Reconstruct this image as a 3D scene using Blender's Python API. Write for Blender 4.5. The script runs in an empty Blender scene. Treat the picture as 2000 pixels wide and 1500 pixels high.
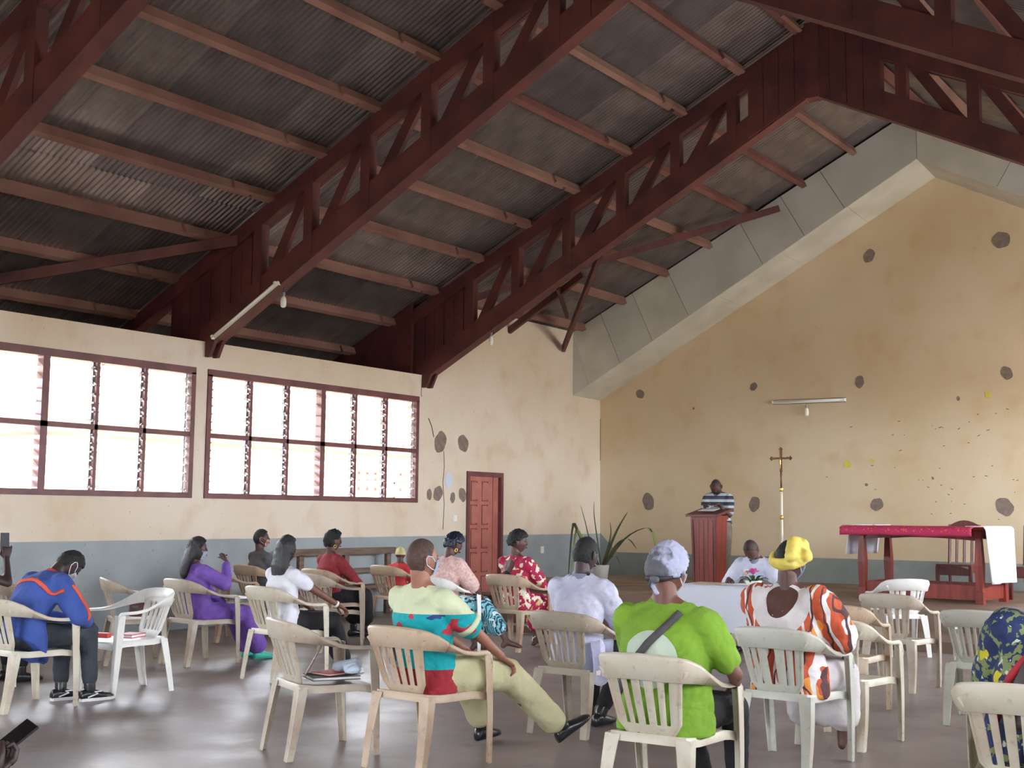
import bpy, bmesh, math, random
from mathutils import Vector, Matrix, Euler, Quaternion, noise
random.seed(7)
S = bpy.context.scene
C = S.collection
PI = math.pi
R = math.radians
# ---------------------------------------------------------------- camera, world, exposure
def set_camera():
    cd = bpy.data.cameras.new('camera'); co = bpy.data.objects.new('camera', cd); C.objects.link(co)
    cd.sensor_width = 36.0; cd.sensor_fit = 'HORIZONTAL'; cd.lens = 36.0*2392.0/2000.0
    cd.clip_start = .05; cd.clip_end = 400
    pt, ro, ya = R(6.078), R(.5284), R(35.188)
    F = Vector((-math.sin(ya)*math.cos(pt), math.cos(ya)*math.cos(pt), math.sin(pt)))
    Rt = Vector((math.cos(ya), math.sin(ya), 0)); U = Rt.cross(F)
    R2 = Rt*math.cos(ro)+U*math.sin(ro); U2 = -Rt*math.sin(ro)+U*math.cos(ro)
    m = Matrix((R2, U2, -F)).transposed().to_4x4(); m.translation = (0, 0, 1.45)
    co.matrix_world = m
    S.camera = co
set_camera()
S.view_settings.view_transform = 'Standard'; S.view_settings.look = 'None'
S.view_settings.gamma = 1; S.view_settings.use_curve_mapping = False
S.view_settings.exposure = 1.55
S.cycles.use_denoising = True
S.cycles.max_bounces = 10; S.cycles.diffuse_bounces = 6; S.cycles.transparent_max_bounces = 12
S.cycles.sample_clamp_indirect = 8
W = bpy.data.worlds.new('sky'); S.world = W; W.use_nodes = True
wn = W.node_tree.nodes; bg = wn['Background']
tc = wn.new('ShaderNodeTexCoord'); sx = wn.new('ShaderNodeSeparateXYZ'); rp = wn.new('ShaderNodeValToRGB')
W.node_tree.links.new(tc.outputs['Generated'], sx.inputs[0]); W.node_tree.links.new(sx.outputs['Z'], rp.inputs[0])
W.node_tree.links.new(rp.outputs[0], bg.inputs[0])
rp.color_ramp.elements[0].color = (.86, .92, 1, 1); rp.color_ramp.elements[1].color = (.74, .84, 1, 1)
bg.inputs[1].default_value = 10
def daylight(name, loc, rot, sx_, sy_, power, col=(.93, .96, 1)):
    l = bpy.data.lights.new(name, 'AREA'); l.shape = 'RECTANGLE'; l.size = sx_; l.size_y = sy_
    l.energy = power; l.color = col
    o = bpy.data.objects.new(name, l); C.objects.link(o); o.location = loc; o.rotation_euler = rot
    return o
def portal(name, loc, rot, a, b):
    o = daylight(name, loc, rot, a, b, 1); o.data.cycles.is_portal = True
WY = [(-2.75, 1.5), (1.7, 5.9), (6.05, 10.32), (10.52, 14.77)]
for i, (a, b) in enumerate(WY):
    portal('window_portal', (-12.33, (a+b)/2, 2.44), (0, -PI/2, 0), 1.6, b-a)
    # daylight coming in through the openings of the side wall to the right of the camera and the doors behind it
    daylight('right_window_daylight', (1.15, (a+b)/2, 2.44), (0, PI/2, 0), 1.6, b-a, (10, 12, 26, 40)[i])
daylight('rear_door_daylight', (-5.7, -3.85, 1.2), (PI/2, 0, 0), 2.4, 2.2, 12)
for a in (13.9, 17.9):
    daylight('chancel_window_daylight', (1.15, a, 2.6), (0, PI/2, 0), 1.8, 2.6, 60)

# ---------------------------------------------------------------- materials
MATS = {}
def nn(nt, t, **k):
    n = nt.nodes.new(t)
    for a, b in k.items(): setattr(n, a, b)
    return n
def mat(name, col, rough=.6, col2=None, nscale=6, namt=.5, bump=0, bscale=40, metal=0, spec=.5, coord='Object', stretch=None, ramp=(.35, .65), sheen=0):
    if name in MATS: return MATS[name]
    m = bpy.data.materials.new(name); m.use_nodes = True; nt = m.node_tree; L = nt.links
    p = nt.nodes['Principled BSDF']
    p.inputs['Base Color'].default_value = (*col, 1); p.inputs['Roughness'].default_value = rough
    p.inputs['Metallic'].default_value = metal; p.inputs['Specular IOR Level'].default_value = spec
    if sheen: p.inputs['Sheen Weight'].default_value = sheen
    tc = nn(nt, 'ShaderNodeTexCoord'); mp = nn(nt, 'ShaderNodeMapping'); L.new(tc.outputs[coord], mp.inputs[0])
    if stretch: mp.inputs['Scale'].default_value = stretch
    if col2:
        n = nn(nt, 'ShaderNodeTexNoise'); n.inputs['Scale'].default_value = nscale; n.inputs['Detail'].default_value = 5
        L.new(mp.outputs[0], n.inputs[0])
        r = nn(nt, 'ShaderNodeValToRGB'); L.new(n.outputs[0], r.inputs[0])
        r.color_ramp.elements[0].position = ramp[0]; r.color_ramp.elements[1].position = ramp[1]
        r.color_ramp.elements[0].color = (*col, 1); r.color_ramp.elements[1].color = (*col2, 1)
        L.new(r.outputs[0], p.inputs['Base Color'])
    if bump:
        n = nn(nt, 'ShaderNodeTexNoise'); n.inputs['Scale'].default_value = bscale; n.inputs['Detail'].default_value = 4; n.inputs['Distortion'].default_value = .6 if bscale < 15 else 0
        L.new(mp.outputs[0], n.inputs[0])
        b = nn(nt, 'ShaderNodeBump'); b.inputs['Strength'].default_value = bump; b.inputs['Distance'].default_value = .05 if bscale < 15 else .01
        L.new(n.outputs[0], b.inputs['Height']); L.new(b.outputs[0], p.inputs['Normal'])
    MATS[name] = m
    return m
def srgb(r, g, b):
    f = lambda c: ((c/255+.055)/1.055)**2.4 if c > 10 else c/255/12.92
    return (f(r), f(g), f(b))
def mixc(nt, fac, a, b):
    m = nn(nt, 'ShaderNodeMix', data_type='RGBA'); L = nt.links
    if hasattr(fac, 'is_linked') or hasattr(fac, 'links'): L.new(fac, m.inputs[0])
    else: m.inputs[0].default_value = fac
    for s, v in ((6, a), (7, b)):
        if isinstance(v, tuple): m.inputs[s].default_value = (*v, 1)
        else: L.new(v, m.inputs[s])
    return m.outputs[2]
def mth(nt, op, a, b=None):
    m = nn(nt, 'ShaderNodeMath', operation=op)
    for i, v in ((0, a), (1, b)):
        if v is None: continue
        if isinstance(v, (int, float)): m.inputs[i].default_value = v
        else: nt.links.new(v, m.inputs[i])
    return m.outputs[0]
def noise_fac(nt, scale, lo, hi, detail=5, stretch=None, typ='Position'):
    g = nn(nt, 'ShaderNodeNewGeometry') if typ == 'Position' else nn(nt, 'ShaderNodeTexCoord')
    mp = nn(nt, 'ShaderNodeMapping'); nt.links.new(g.outputs[typ], mp.inputs[0])
    if stretch: mp.inputs['Scale'].default_value = stretch
    n = nn(nt, 'ShaderNodeTexNoise'); n.inputs['Scale'].default_value = scale; n.inputs['Detail'].default_value = detail
    nt.links.new(mp.outputs[0], n.inputs[0])
    r = nn(nt, 'ShaderNodeMapRange'); r.inputs[1].default_value = lo; r.inputs[2].default_value = hi
    nt.links.new(n.outputs[0], r.inputs[0])
    return r.outputs[0]
def wall_mat(name, cream, cream2, dado, dado_z, wedge=False):
    m = bpy.data.materials.new(name); m.use_nodes = True; nt = m.node_tree; L = nt.links; p = nt.nodes['Principled BSDF']
    g = nn(nt, 'ShaderNodeNewGeometry'); s = nn(nt, 'ShaderNodeSeparateXYZ'); L.new(g.outputs['Position'], s.inputs[0])
    w = noise_fac(nt, 3, 0, 1)
    z = mth(nt, 'ADD', s.outputs['Z'], mth(nt, 'MULTIPLY', w, .012))
    top = dado_z
    if wedge:   # the grey paint runs up to the side wall's height in the corner
        d = mth(nt, 'MAXIMUM', mth(nt, 'SUBTRACT', -11.83, s.outputs['X']), 0)
        top = mth(nt, 'ADD', mth(nt, 'MULTIPLY', d, .98), dado_z)
    below = mth(nt, 'LESS_THAN', z, top)
    base = mixc(nt, noise_fac(nt, .55, .35, .68), cream, cream2)
    base = mixc(nt, mth(nt, 'MULTIPLY', noise_fac(nt, 2.2, .55, .75), .35), base, srgb(196, 160, 112))
    base = mixc(nt, mth(nt, 'MULTIPLY', noise_fac(nt, 26, .70, .74), .6), base, srgb(120, 100, 80))
    dd = mixc(nt, noise_fac(nt, 2.0, .35, .7), dado, tuple(c*.82 for c in dado))
    dd = mixc(nt, mth(nt, 'MULTIPLY', noise_fac(nt, 18, .66, .72), .4), dd, srgb(120, 110, 100))
    L.new(mixc(nt, below, base, dd), p.inputs['Base Color'])
    p.inputs['Roughness'].default_value = .75
    b = nn(nt, 'ShaderNodeBump'); b.inputs['Strength'].default_value = .25; b.inputs['Distance'].default_value = .01
    L.new(noise_fac(nt, 30, 0, 1), b.inputs['Height']); L.new(b.outputs[0], p.inputs['Normal'])
    return m
CREAM = srgb(226, 212, 194); CREAM2 = srgb(216, 198, 172)
M_wl = wall_mat('wall_paint_side', CREAM, CREAM2, srgb(160, 168, 170), 1.106)
M_wb = wall_mat('wall_paint_back', srgb(216, 198, 168), srgb(204, 182, 146), srgb(140, 146, 142), .765, True)
def floor_mat(name, a, b, r0, r1):
    m = bpy.data.materials.new(name); m.use_nodes = True; nt = m.node_tree; L = nt.links; p = nt.nodes['Principled BSDF']
    c = mixc(nt, noise_fac(nt, .9, .35, .65, 8), a, b)
    c = mixc(nt, mth(nt, 'MULTIPLY', noise_fac(nt, 5, .55, .75, 6), .5), c, srgb(120, 92, 76))
    c = mixc(nt, mth(nt, 'MULTIPLY', noise_fac(nt, 38, .68, .74), .6), c, srgb(70, 58, 52))
    L.new(c, p.inputs['Base Color'])
    rr = nn(nt, 'ShaderNodeMapRange'); L.new(noise_fac(nt, 1.3, .3, .7, 7), rr.inputs[0])
    rr.inputs[3].default_value = r0; rr.inputs[4].default_value = r1; L.new(rr.outputs[0], p.inputs['Roughness'])
    bu = nn(nt, 'ShaderNodeBump'); bu.inputs['Strength'].default_value = .18; bu.inputs['Distance'].default_value = .01
    L.new(noise_fac(nt, 14, 0, 1, 6), bu.inputs['Height']); L.new(bu.outputs[0], p.inputs['Normal'])
    return m
M_floor = floor_mat('worn_concrete', srgb(146, 136, 134), srgb(130, 120, 116), .30, .52)
M_stage = floor_mat('brown_cement', srgb(134, 112, 98), srgb(116, 96, 84), .4, .7)
M_red = mat('red_oxide_paint', srgb(122, 74, 74), .5, srgb(100, 58, 58), 3, bump=.1)
M_truss = mat('red_oxide_timber', srgb(108, 58, 54), .6, srgb(80, 44, 43), 2.5, bump=.2, bscale=20)
M_door = mat('door_paint', srgb(190, 118, 106), .45, srgb(172, 102, 92), 4)
M_purlin = mat('purlin_wood', srgb(150, 114, 100), .7, srgb(122, 86, 76), 1.2, bump=.2)
M_purlin2 = mat('purlin_wood_red', srgb(128, 84, 74), .7, srgb(106, 64, 58), 1.2, bump=.2)
M_board = mat('ceiling_board', srgb(212, 210, 198), .8, srgb(194, 192, 178), 1.5, bump=.05)
M_board2 = mat('ceiling_board_b', srgb(206, 206, 198), .8, srgb(190, 188, 178), 1.1, bump=.05)
M_iron = mat('corrugated_iron', srgb(146, 136, 134), .34, srgb(122, 114, 112), 2, metal=.7, bump=.05)
M_iron2 = mat('corrugated_iron_pale', srgb(160, 150, 146), .3, srgb(136, 128, 124), 3, metal=.7)
M_iron3 = mat('corrugated_iron_dark', srgb(132, 124, 124), .36, srgb(112, 106, 106), 2, metal=.65)
M_plaster = mat('grey_plaster_patch', srgb(140, 124, 112), .9, srgb(120, 106, 96), 12)
M_dark = mat('dark_gap', (.012, .01, .01), .9)
M_outw = mat('outside_wall', srgb(226, 208, 172), .8)
M_ground = mat('outside_ground', srgb(190, 168, 140), .9, srgb(160, 140, 112), .4)
M_white = mat('white_enamel', srgb(236, 236, 228), .35)
M_gmetal = mat('grey_metal', srgb(120, 120, 124), .4, metal=.6)
def glass_mat():
    m = bpy.data.materials.new('louvre_glass'); m.use_nodes = True; nt = m.node_tree; L = nt.links
    out = nt.nodes['Material Output']; nt.nodes.remove(nt.nodes['Principled BSDF'])
    t = nn(nt, 'ShaderNodeBsdfTransparent'); t.inputs[0].default_value = (.93, .92, .92, 1)
    gl = nn(nt, 'ShaderNodeBsdfGlossy'); gl.inputs['Roughness'].default_value = .05
    d = nn(nt, 'ShaderNodeBsdfTranslucent'); d.inputs[0].default_value = (.8, .74, .7, 1)
    f = nn(nt, 'ShaderNodeFresnel'); mx = nn(nt, 'ShaderNodeMixShader'); m2 = nn(nt, 'ShaderNodeMixShader'); m2.inputs[0].default_value = .2
    L.new(t.outputs[0], m2.inputs[1]); L.new(d.outputs[0], m2.inputs[2])
    L.new(mth(nt, 'MULTIPLY', f.outputs[0], .7), mx.inputs[0]); L.new(m2.outputs[0], mx.inputs[1]); L.new(gl.outputs[0], mx.inputs[2]); L.new(mx.outputs[0], out.inputs[0])
    return m
M_glass = glass_mat()

# ---------------------------------------------------------------- mesh helpers
def obj(name, me, m=None, parent=None, smooth=False, loc=None, rot=None):
    if isinstance(me, bmesh.types.BMesh):
        b = me; me = bpy.data.meshes.new(name); b.normal_update(); b.to_mesh(me); b.free()
    o = bpy.data.objects.new(name, me); C.objects.link(o)
    if m is not None:
        me.materials.clear()
        for q in (m if isinstance(m, (list, tuple)) else [m]): me.materials.append(q)
    if smooth: me.polygons.foreach_set('use_smooth', [True]*len(me.polygons))
    if parent: o.parent = parent
    if loc: o.location = loc
    if rot: o.rotation_euler = rot
    return o
def tag(o, label=None, cat=None, group=None, kind=None):
    if label: o['label'] = label
    if cat: o['category'] = cat
    if group: o['group'] = group
    if kind: o['kind'] = kind
    return o
def thing(name, loc=(0, 0, 0), rz=0, label=None, cat=None, group=None, kind=None):
    o = bpy.data.objects.new(name, None); C.objects.link(o); o.empty_display_size = .1
    o.location = loc; o.rotation_euler = (0, 0, rz)
    return tag(o, label, cat, group, kind)
def copy_tree(o, parent=None):
    c = o.copy(); C.objects.link(c)
    if parent: c.parent = parent
    for ch in list(o.children): copy_tree(ch, c)
    return c
def box(b, x0, x1, y0, y1, z0, z1, M=None, mi=0):
    vs = [b.verts.new((x, y, z)) for z in (z0, z1) for y in (y0, y1) for x in (x0, x1)]
    if M is not None:
        for v in vs: v.co = M @ v.co
    for f in ((0, 2, 3, 1), (4, 5, 7, 6), (0, 1, 5, 4), (2, 6, 7, 3), (0, 4, 6, 2), (1, 3, 7, 5)):
        b.faces.new([vs[i] for i in f]).material_index = mi
    return vs
def bbox(x0, x1, y0, y1, z0, z1, bev=0):
    b = bmesh.new(); box(b, x0, x1, y0, y1, z0, z1)
    if bev: bmesh.ops.bevel(b, geom=b.edges[:], offset=bev, segments=2, affect='EDGES', profile=.5)
    return b
def beam(b, p, q, w, h, up=(0, 0, 1)):
    """box from p to q, w across, h along up"""
    p, q = Vector(p), Vector(q); d = (q-p); l = d.length; d.normalize()
    s = d.cross(Vector(up)).normalized(); u = s.cross(d)
    M = Matrix((s, d, u)).transposed().to_4x4(); M.translation = p
    box(b, -w/2, w/2, 0, l, -h/2, h/2, M)
def prism(b, poly, axis, a, c):
    """extrude polygon (list of 2D) along axis 'x','y','z' between a and c"""
    def P(u, v, t): return {'x': (t, u, v), 'y': (u, t, v), 'z': (u, v, t)}[axis]
    A = [b.verts.new(P(u, v, a)) for u, v in poly]; B = [b.verts.new(P(u, v, c)) for u, v in poly]
    n = len(poly)
    b.faces.new(A); b.faces.new(B[::-1])
    for i in range(n): b.faces.new((A[i], B[i], B[(i+1) % n], A[(i+1) % n]))
    bmesh.ops.recalc_face_normals(b, faces=b.faces[:])
def tube(b, pts, rad, seg=10, cap=True):
    pts = [Vector(p) for p in pts]; n = len(pts)
    if not isinstance(rad, (list, tuple)): rad = [rad]*n
    rings = []; ref = None
    for i, p in enumerate(pts):
        d = (pts[min(i+1, n-1)]-pts[max(i-1, 0)]).normalized()
        if ref is None:
            ref = d.orthogonal().normalized()
        ref = (ref-d*ref.dot(d)).normalized(); s = d.cross(ref)
        r = rad[i]; ra, rb = r if isinstance(r, (list, tuple)) else (r, r)
        rings.append([b.verts.new(p+ref*math.cos(2*PI*k/seg)*ra+s*math.sin(2*PI*k/seg)*rb) for k in range(seg)])
    for i in range(n-1):
        for k in range(seg): b.faces.new((rings[i][k], rings[i][(k+1) % seg], rings[i+1][(k+1) % seg], rings[i+1][k]))
    if cap:
        b.faces.new(rings[0][::-1]); b.faces.new(rings[-1])
    return rings
def lathe(b, prof, seg=20, c=(0, 0, 0)):
    rings = []
    for r, z in prof:
        rings.append([b.verts.new((c[0]+r*math.cos(2*PI*k/seg), c[1]+r*math.sin(2*PI*k/seg), c[2]+z)) for k in range(seg)])
    for i in range(len(rings)-1):
        for k in range(seg): b.faces.new((rings[i][k], rings[i][(k+1) % seg], rings[i+1][(k+1) % seg], rings[i+1][k]))
    b.faces.new(rings[0][::-1]); b.faces.new(rings[-1])
def ellipsoid(b, c, r, M=None, sub=2, mi=0):
    ret = bmesh.ops.create_icosphere(b, subdivisions=sub, radius=1)
    for v in ret['verts']:
        v.co = Vector((v.co.x*r[0], v.co.y*r[1], v.co.z*r[2]))
        if M is not None: v.co = M @ v.co
        v.co += Vector(c)
        for f in v.link_faces: f.material_index = mi
    return ret['verts']

# ---------------------------------------------------------------- room shell
AX, RX, XR = -12.2, .8, -5.726
def roofz(x): return 4.90+.482*(x+12.2) if x < XR else 4.90+.482*(2*XR-x+12.2)
fl = bmesh.new(); box(fl, -12.2, .8, -3.6, 20.5, -.2, 0)
tag(obj('floor', fl, M_floor), kind='structure')
st = bmesh.new(); prism(st, [(-12.2, 17.3), (-9.75, 17.3), (-9.75, 14.93), (.8, 14.93), (.8, 20.3), (-12.2, 20.3)], 'z', 0, .34)
tag(obj('trim_1', st, M_stage), 'brown cement altar platform at the foot of the back wall', kind='structure')
st = bmesh.new(); prism(st, [(-9.95, 13.7), (.8, 13.7), (.8, 14.93), (-9.95, 14.93)], 'z', 0, .12)
tag(obj('trim_2', st, M_stage), 'low step running along the front of the altar platform', kind='structure')
# left wall with window openings and the door
ZB, ZT, ZS = 1.617, 3.271, 2.42
DY0, DY1, DZ = 16.03, 17.04, 2.15
wl = bmesh.new()
x0, x1 = -12.42, -12.2
box(wl, x0, x1, -3.6, 14.83, 0, ZB); box(wl, x0, x1, -3.6, 14.83, ZT, 3.62)
ys = [-3.6]+[v for ab in WY for v in ab]+[14.83]
for i in range(0, len(ys), 2): box(wl, x0, x1, ys[i], ys[i+1], ZB, ZT)
# chancel part rises to the roof; door opening
zr = 4.87
box(wl, x0, x1, 14.83, DY0, 0, DZ); box(wl, x0, x1, DY1, 20.5, 0, DZ); box(wl, x0, x1, 14.83, 20.5, DZ, 3.62); box(wl, x0, x1, 15.03, 20.5, 3.62, zr)
tag(obj('wall_left', wl, M_wl), kind='structure')
wb = bmesh.new()
prism(wb, [(-12.42, 0), (1.02, 0), (1.02, 4.85), (XR, 8.0), (-12.42, 4.85)], 'y', 20.27, 20.5)
back = tag(obj('wall_back', wb, M_wb), kind='structure')
wr = bmesh.new()
x0, x1 = .8, 1.02
box(wr, x0, x1, -3.6, 20.5, 0, ZB); box(wr, x0, x1, -3.6, 20.5, ZT, 4.87)
ys = [-3.6]+[v for ab in WY[:3] for v in ab]+[10.52, 11.6, 12.6, 15.2, 16.6, 19.2, 20.5]
ys = [-3.6, -2.75, 1.5, 1.7, 5.9, 6.05, 10.32, 12.6, 15.2, 16.6, 19.2, 20.5]
for i in range(0, len(ys), 2): box(wr, x0, x1, ys[i], ys[i+1], ZB, ZT)
tag(obj('wall_right', wr, M_wl), kind='structure')
wf = bmesh.new()
prism(wf, [(-12.42, 2.4), (1.02, 2.4), (1.02, 4.85), (XR, 8.0), (-12.42, 4.85)], 'y', -3.8, -3.6)
box(wf, -12.42, -7.0, -3.8, -3.6, 0, 2.4); box(wf, -4.4, 1.02, -3.8, -3.6, 0, 2.4)
tag(obj('wall_front', wf, M_wl), kind='structure')
# repair patches of bare plaster on the walls
def patch(x, y, z, r, axis, rnd, e=1.15):
    b = bmesh.new(); n = 18
    pts = []
    for k in range(n):
        a = 2*PI*k/n; q = r*(1+.12*math.sin(2*a+rnd)+.05*math.sin(5*a+rnd*3))
        pts.append((q*math.cos(a), q*e*math.sin(a)))
    prism(b, pts, 'y' if axis == 'y' else 'x', -.006, .002)
    return obj('plaster_patch', b, M_plaster, None, loc=(x, y, z))
for i, (x, z, r) in enumerate([(-6.87, 5.89, .1), (-4.72, 5.9, .13), (-4.7, 3.75, .09), (-7.08, 3.74, .085), (-9.01, 3.76, .065), (-11.32, 3.74, .08),
                    (-11.15, 1.71, .13), (-9.02, 1.67, .11), (-6.83, 1.67, .1), (-4.8, 1.64, .13), (-5.46, 3.38, .03), (-10.2, 3.42, .02),
                    (-2.6, 5.9, .1), (-2.6, 3.75, .1), (-2.6, 1.68, .1), (-.4, 3.75, .09), (-7.0, 2.0, .025), (-5.9, 2.1, .02)]):
    patch(x, 20.27, z, r, 'y', i*1.7).parent = back
wall_l = bpy.data.objects['wall_left']
for i, (y, z, r) in enumerate([(15.33, 2.59, .15), (15.93, 2.6, .13), (15.07, 1.75, .07), (15.29, 1.77, .11), (15.93, 1.76, .1), (15.67, 1.71, .07)]):
    patch(-12.2, y, z, r, 'x', i*2.3).parent = wall_l
# hairline cracks and soot-dark streaks: real grooves are too fine, thin slivers of dark filler
def crack(pts, w, parent, m=M_dark, nm='crack'):
    b = bmesh.new()
    for p, q in zip(pts[:-1], pts[1:]): beam(b, p, q, w, .004, up=(1, 0, 0) if parent is wall_l else (0, 1, 0))
    o = obj(nm, b, m); o.parent = parent; return o
M_crack = mat('crack_dark', srgb(92, 78, 66), .9)
crack([(-12.2, 14.84, 3.6), (-12.2, 14.83, 3.3), (-12.2, 14.85, 3.28)], .012, wall_l, M_crack)
crack([(-12.2, 15.42, 2.45), (-12.2, 15.44, 2.2), (-12.2, 15.41, 1.95), (-12.2, 15.45, 1.6), (-12.2, 15.43, 1.2)], .014, wall_l, M_crack)
crack([(-12.2, 15.02, 2.95), (-12.2, 15.1, 2.83), (-12.2, 15.16, 2.66)], .02, wall_l, M_crack)
crack([(-12.195, 20.265, 3.3), (-12.195, 20.265, 2.5)], .012, wall_l, M_crack)
M_yel = mat('yellow_smear', srgb(212, 196, 70), .8)
for (x, z, r) in [(-7.32, 2.35, .055), (-5.0, 3.42, .045), (-6.9, 2.4, .03)]:
    o = patch(x, 20.268, z, r, 'y', z); o.parent = back; o.name = 'paint_smear'; o.data.materials.clear(); o.data.materials.append(M_yel)
for k in range(60):     # chips and nail marks on the back wall behind the altar
    x = random.gauss(-5.4, 1.0); z = random.choice([random.gauss(2.9, .15), random.gauss(1.9, .3), random.uniform(1.5, 3.2)])
    if x < -8.5 or x > -3: continue
    b = bmesh.new(); w = random.uniform(.006, .024); box(b, -w, w, -.004, 0, -.005, .005)
    o = obj('wall_chip', b, M_crack, back, loc=(x, 20.27, z), rot=(0, random.uniform(-.5, .5), 0))
# oval white sticker and sockets
for (y, z, w, h) in [(15.55, 1.99, .09, .13), (15.73, 1.38, .05, .05), (18.27, .83, .05, .06)]:
    b = bmesh.new()
    if w > .08: prism(b, [(w*math.cos(a*PI/9), h*math.sin(a*PI/9)) for a in range(18)], 'x', 0, .008); nm = 'wall_sticker'
    else: box(b, 0, .012, -w, w, -h, h); box(b, .012, .018, -w*.4, w*.4, -h*.4, h*.4); nm = 'wall_socket'
    o = obj(nm, b, M_white if w < .08 else mat('pale_blue_card', srgb(205, 214, 226), .6), loc=(-12.2, y, z))
    tag(o, {15.55: 'small oval pale blue sticker on the side wall left of the door', 15.73: 'small square white switch plate just left of the door',
            18.27: 'white socket plate on the grey dado right of the door'}[y], {15.55: 'sticker'}.get(y, 'socket'))

# ---------------------------------------------------------------- louvre windows
def window(n, y0, y1, xin, sgn):
    w = thing('window_%d' % n, (xin, (y0+y1)/2, ZB), 0, kind='structure')
    h = ZT-ZB; L = y1-y0; xa = -sgn*.1
    def part(nm, bm, m, **k): return obj(nm, bm, m, w, **k)
    b = bmesh.new(); t = .07
    for (a, c, d, e) in [(-L/2, L/2, 0, t), (-L/2, L/2, h-t-.02, h), (-L/2, -L/2+t, t, h-t), (L/2-t, L/2, t, h-t)]:
        box(b, min(xa, .02*sgn), max(xa, .02*sgn), a, c, d, e)
    part('window_frame', b, M_red)
    zs = ZS-ZB
    part('transom', bbox(min(xa, .01*sgn), max(xa, .01*sgn), -L/2+t, L/2-t, zs-.03, zs+.03), M_red)
    cols = 6; cw = (L-2*t)/cols
    for c in range(1, cols):
        hw = .045 if c == 3 else .022
        yy = -L/2+t+c*cw
        part('mullion', bbox(min(xa, .01*sgn), max(xa, .01*sgn), yy-hw, yy+hw, t, h-t), M_red)
    bl = bmesh.new(); box(bl, -.003, .003, -cw/2+.03, cw/2-.03, -.078, .078)
    blade = bpy.data.meshes.new('louvre_blade'); bl.to_mesh(blade); bl.free(); blade.materials.append(M_glass)
    chb = bmesh.new(); box(chb, -.012, .012, -.008, .008, 0, 1)
    for k in range(7): box(chb, -.045, .045, -.012, .006, .045+k*.143, .07+k*.143)
    chm = bpy.data.meshes.new('louvre_channel'); chb.to_mesh(chm); chb.free(); chm.materials.append(M_gmetal)
    for c in range(cols):
        yc = -L/2+t+(c+.5)*cw
        for za, zb_, nb in ((t, zs-.03, 6), (zs+.03, h-t-.02, 5)):
            for k in range(nb):
                p = (zb_-za)/nb
                o = bpy.data.objects.new('louvre_blade', blade); C.objects.link(o); o.parent = w
                tl = R(58 if za < .2 or c < 5 else 60)+random.uniform(-.1, .1)
                if c in (2,) and za > .2 and k < 3: tl = R(78)
                o.location = (xa*.5, yc, za+p*(k+.5)); o.rotation_euler = (0, -sgn*tl, 0)
            for s in (-1, 1):
                o = bpy.data.objects.new('louvre_channel', chm); C.objects.link(o); o.parent = w
                o.location = (xa*.5, yc+s*(cw/2-.035), za); o.scale = (1, -s, zb_-za)
    return w
for i, (a, b_) in enumerate(WY): window(i+1, a, b_, -12.2, 1)
for i, (a, b_) in enumerate([(-2.75, 1.5), (1.7, 5.9), (6.05, 10.32)]): window(i+5, a, b_, .8, -1)

# ---------------------------------------------------------------- roof
ceil_ = thing('ceiling', (0, 0, 0), kind='structure')
ang = math.atan(.482)
def sheet_mesh(L, nw=11, pitch=.076, amp=.010):
    b = bmesh.new(); seg = 6; n = nw*seg
    top = []
    for i in range(n+1):
        y = i*pitch/seg; z = amp*math.cos(2*PI*i/seg)
        top.append((b.verts.new((0, y, z)), b.verts.new((L, y, z))))
    for i in range(n): b.faces.new((top[i][0], top[i][1], top[i+1][1], top[i+1][0]))
    me = bpy.data.meshes.new('roof_sheet'); b.to_mesh(me); b.free()
    me.polygons.foreach_set('use_smooth', [True]*len(me.polygons)); return me
Ls = 3.45
sheets = []
for m in (M_iron, M_iron2, M_iron3):
    me = sheet_mesh(Ls); me.materials.append(m); sheets.append(me)
cov = .76
for side in (-1, 1):
    for j in range(int(24.6/cov)+1):
        y = -4.0+j*cov
        for k in range(3):
            s0 = (.0, 3.2, 6.4)[k]
            o = bpy.data.objects.new('roof_sheet', random.choice(sheets if k else [sheets[0], sheets[1], sheets[2]])); C.objects.link(o); o.parent = ceil_
            sx0 = s0
            x = XR+side*(sx0*math.cos(ang)); z = 8.03-sx0*math.sin(ang)+(2-k)*.012*0
            o.location = (x, y+random.uniform(-.012, .012), z+.012-(.02 if k == 1 else 0)*0+random.uniform(-.003, .003)+(j % 2)*.008-k*.012)
            o.rotation_euler = (0, ang, 0) if side > 0 else (0, PI-ang, 0)
            if side < 0:
                o.location.y += .836
                o.rotation_euler = (PI, 0, 0); o.rotation_euler = (Matrix.Rotation(PI-ang, 3, 'Y') @ Matrix.Rotation(PI, 3, 'X')).to_euler()
rb = bmesh.new()
for side in (-1, 1): beam(rb, (XR+side*.14, -4, 8.03-.07+.035), (XR+side*.14, 20.6, 8.03-.07+.035), .32, .004, up=(side*math.sin(ang), 0, math.cos(ang)))
obj('ridge_cap', rb, M_iron3, ceil_)
PX = [-5.95, -6.76, -7.63, -8.5, -9.37, -10.22, -11.1, -11.97, -12.85, -13.7, -14.4]
TY = [-2.62, 1.77, 6.16, 10.55, 14.93]
bays = [(-4, -2.62), (-2.62, 1.77), (1.77, 6.16), (6.16, 10.55), (10.55, 14.93), (14.93, 19.3)]
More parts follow.
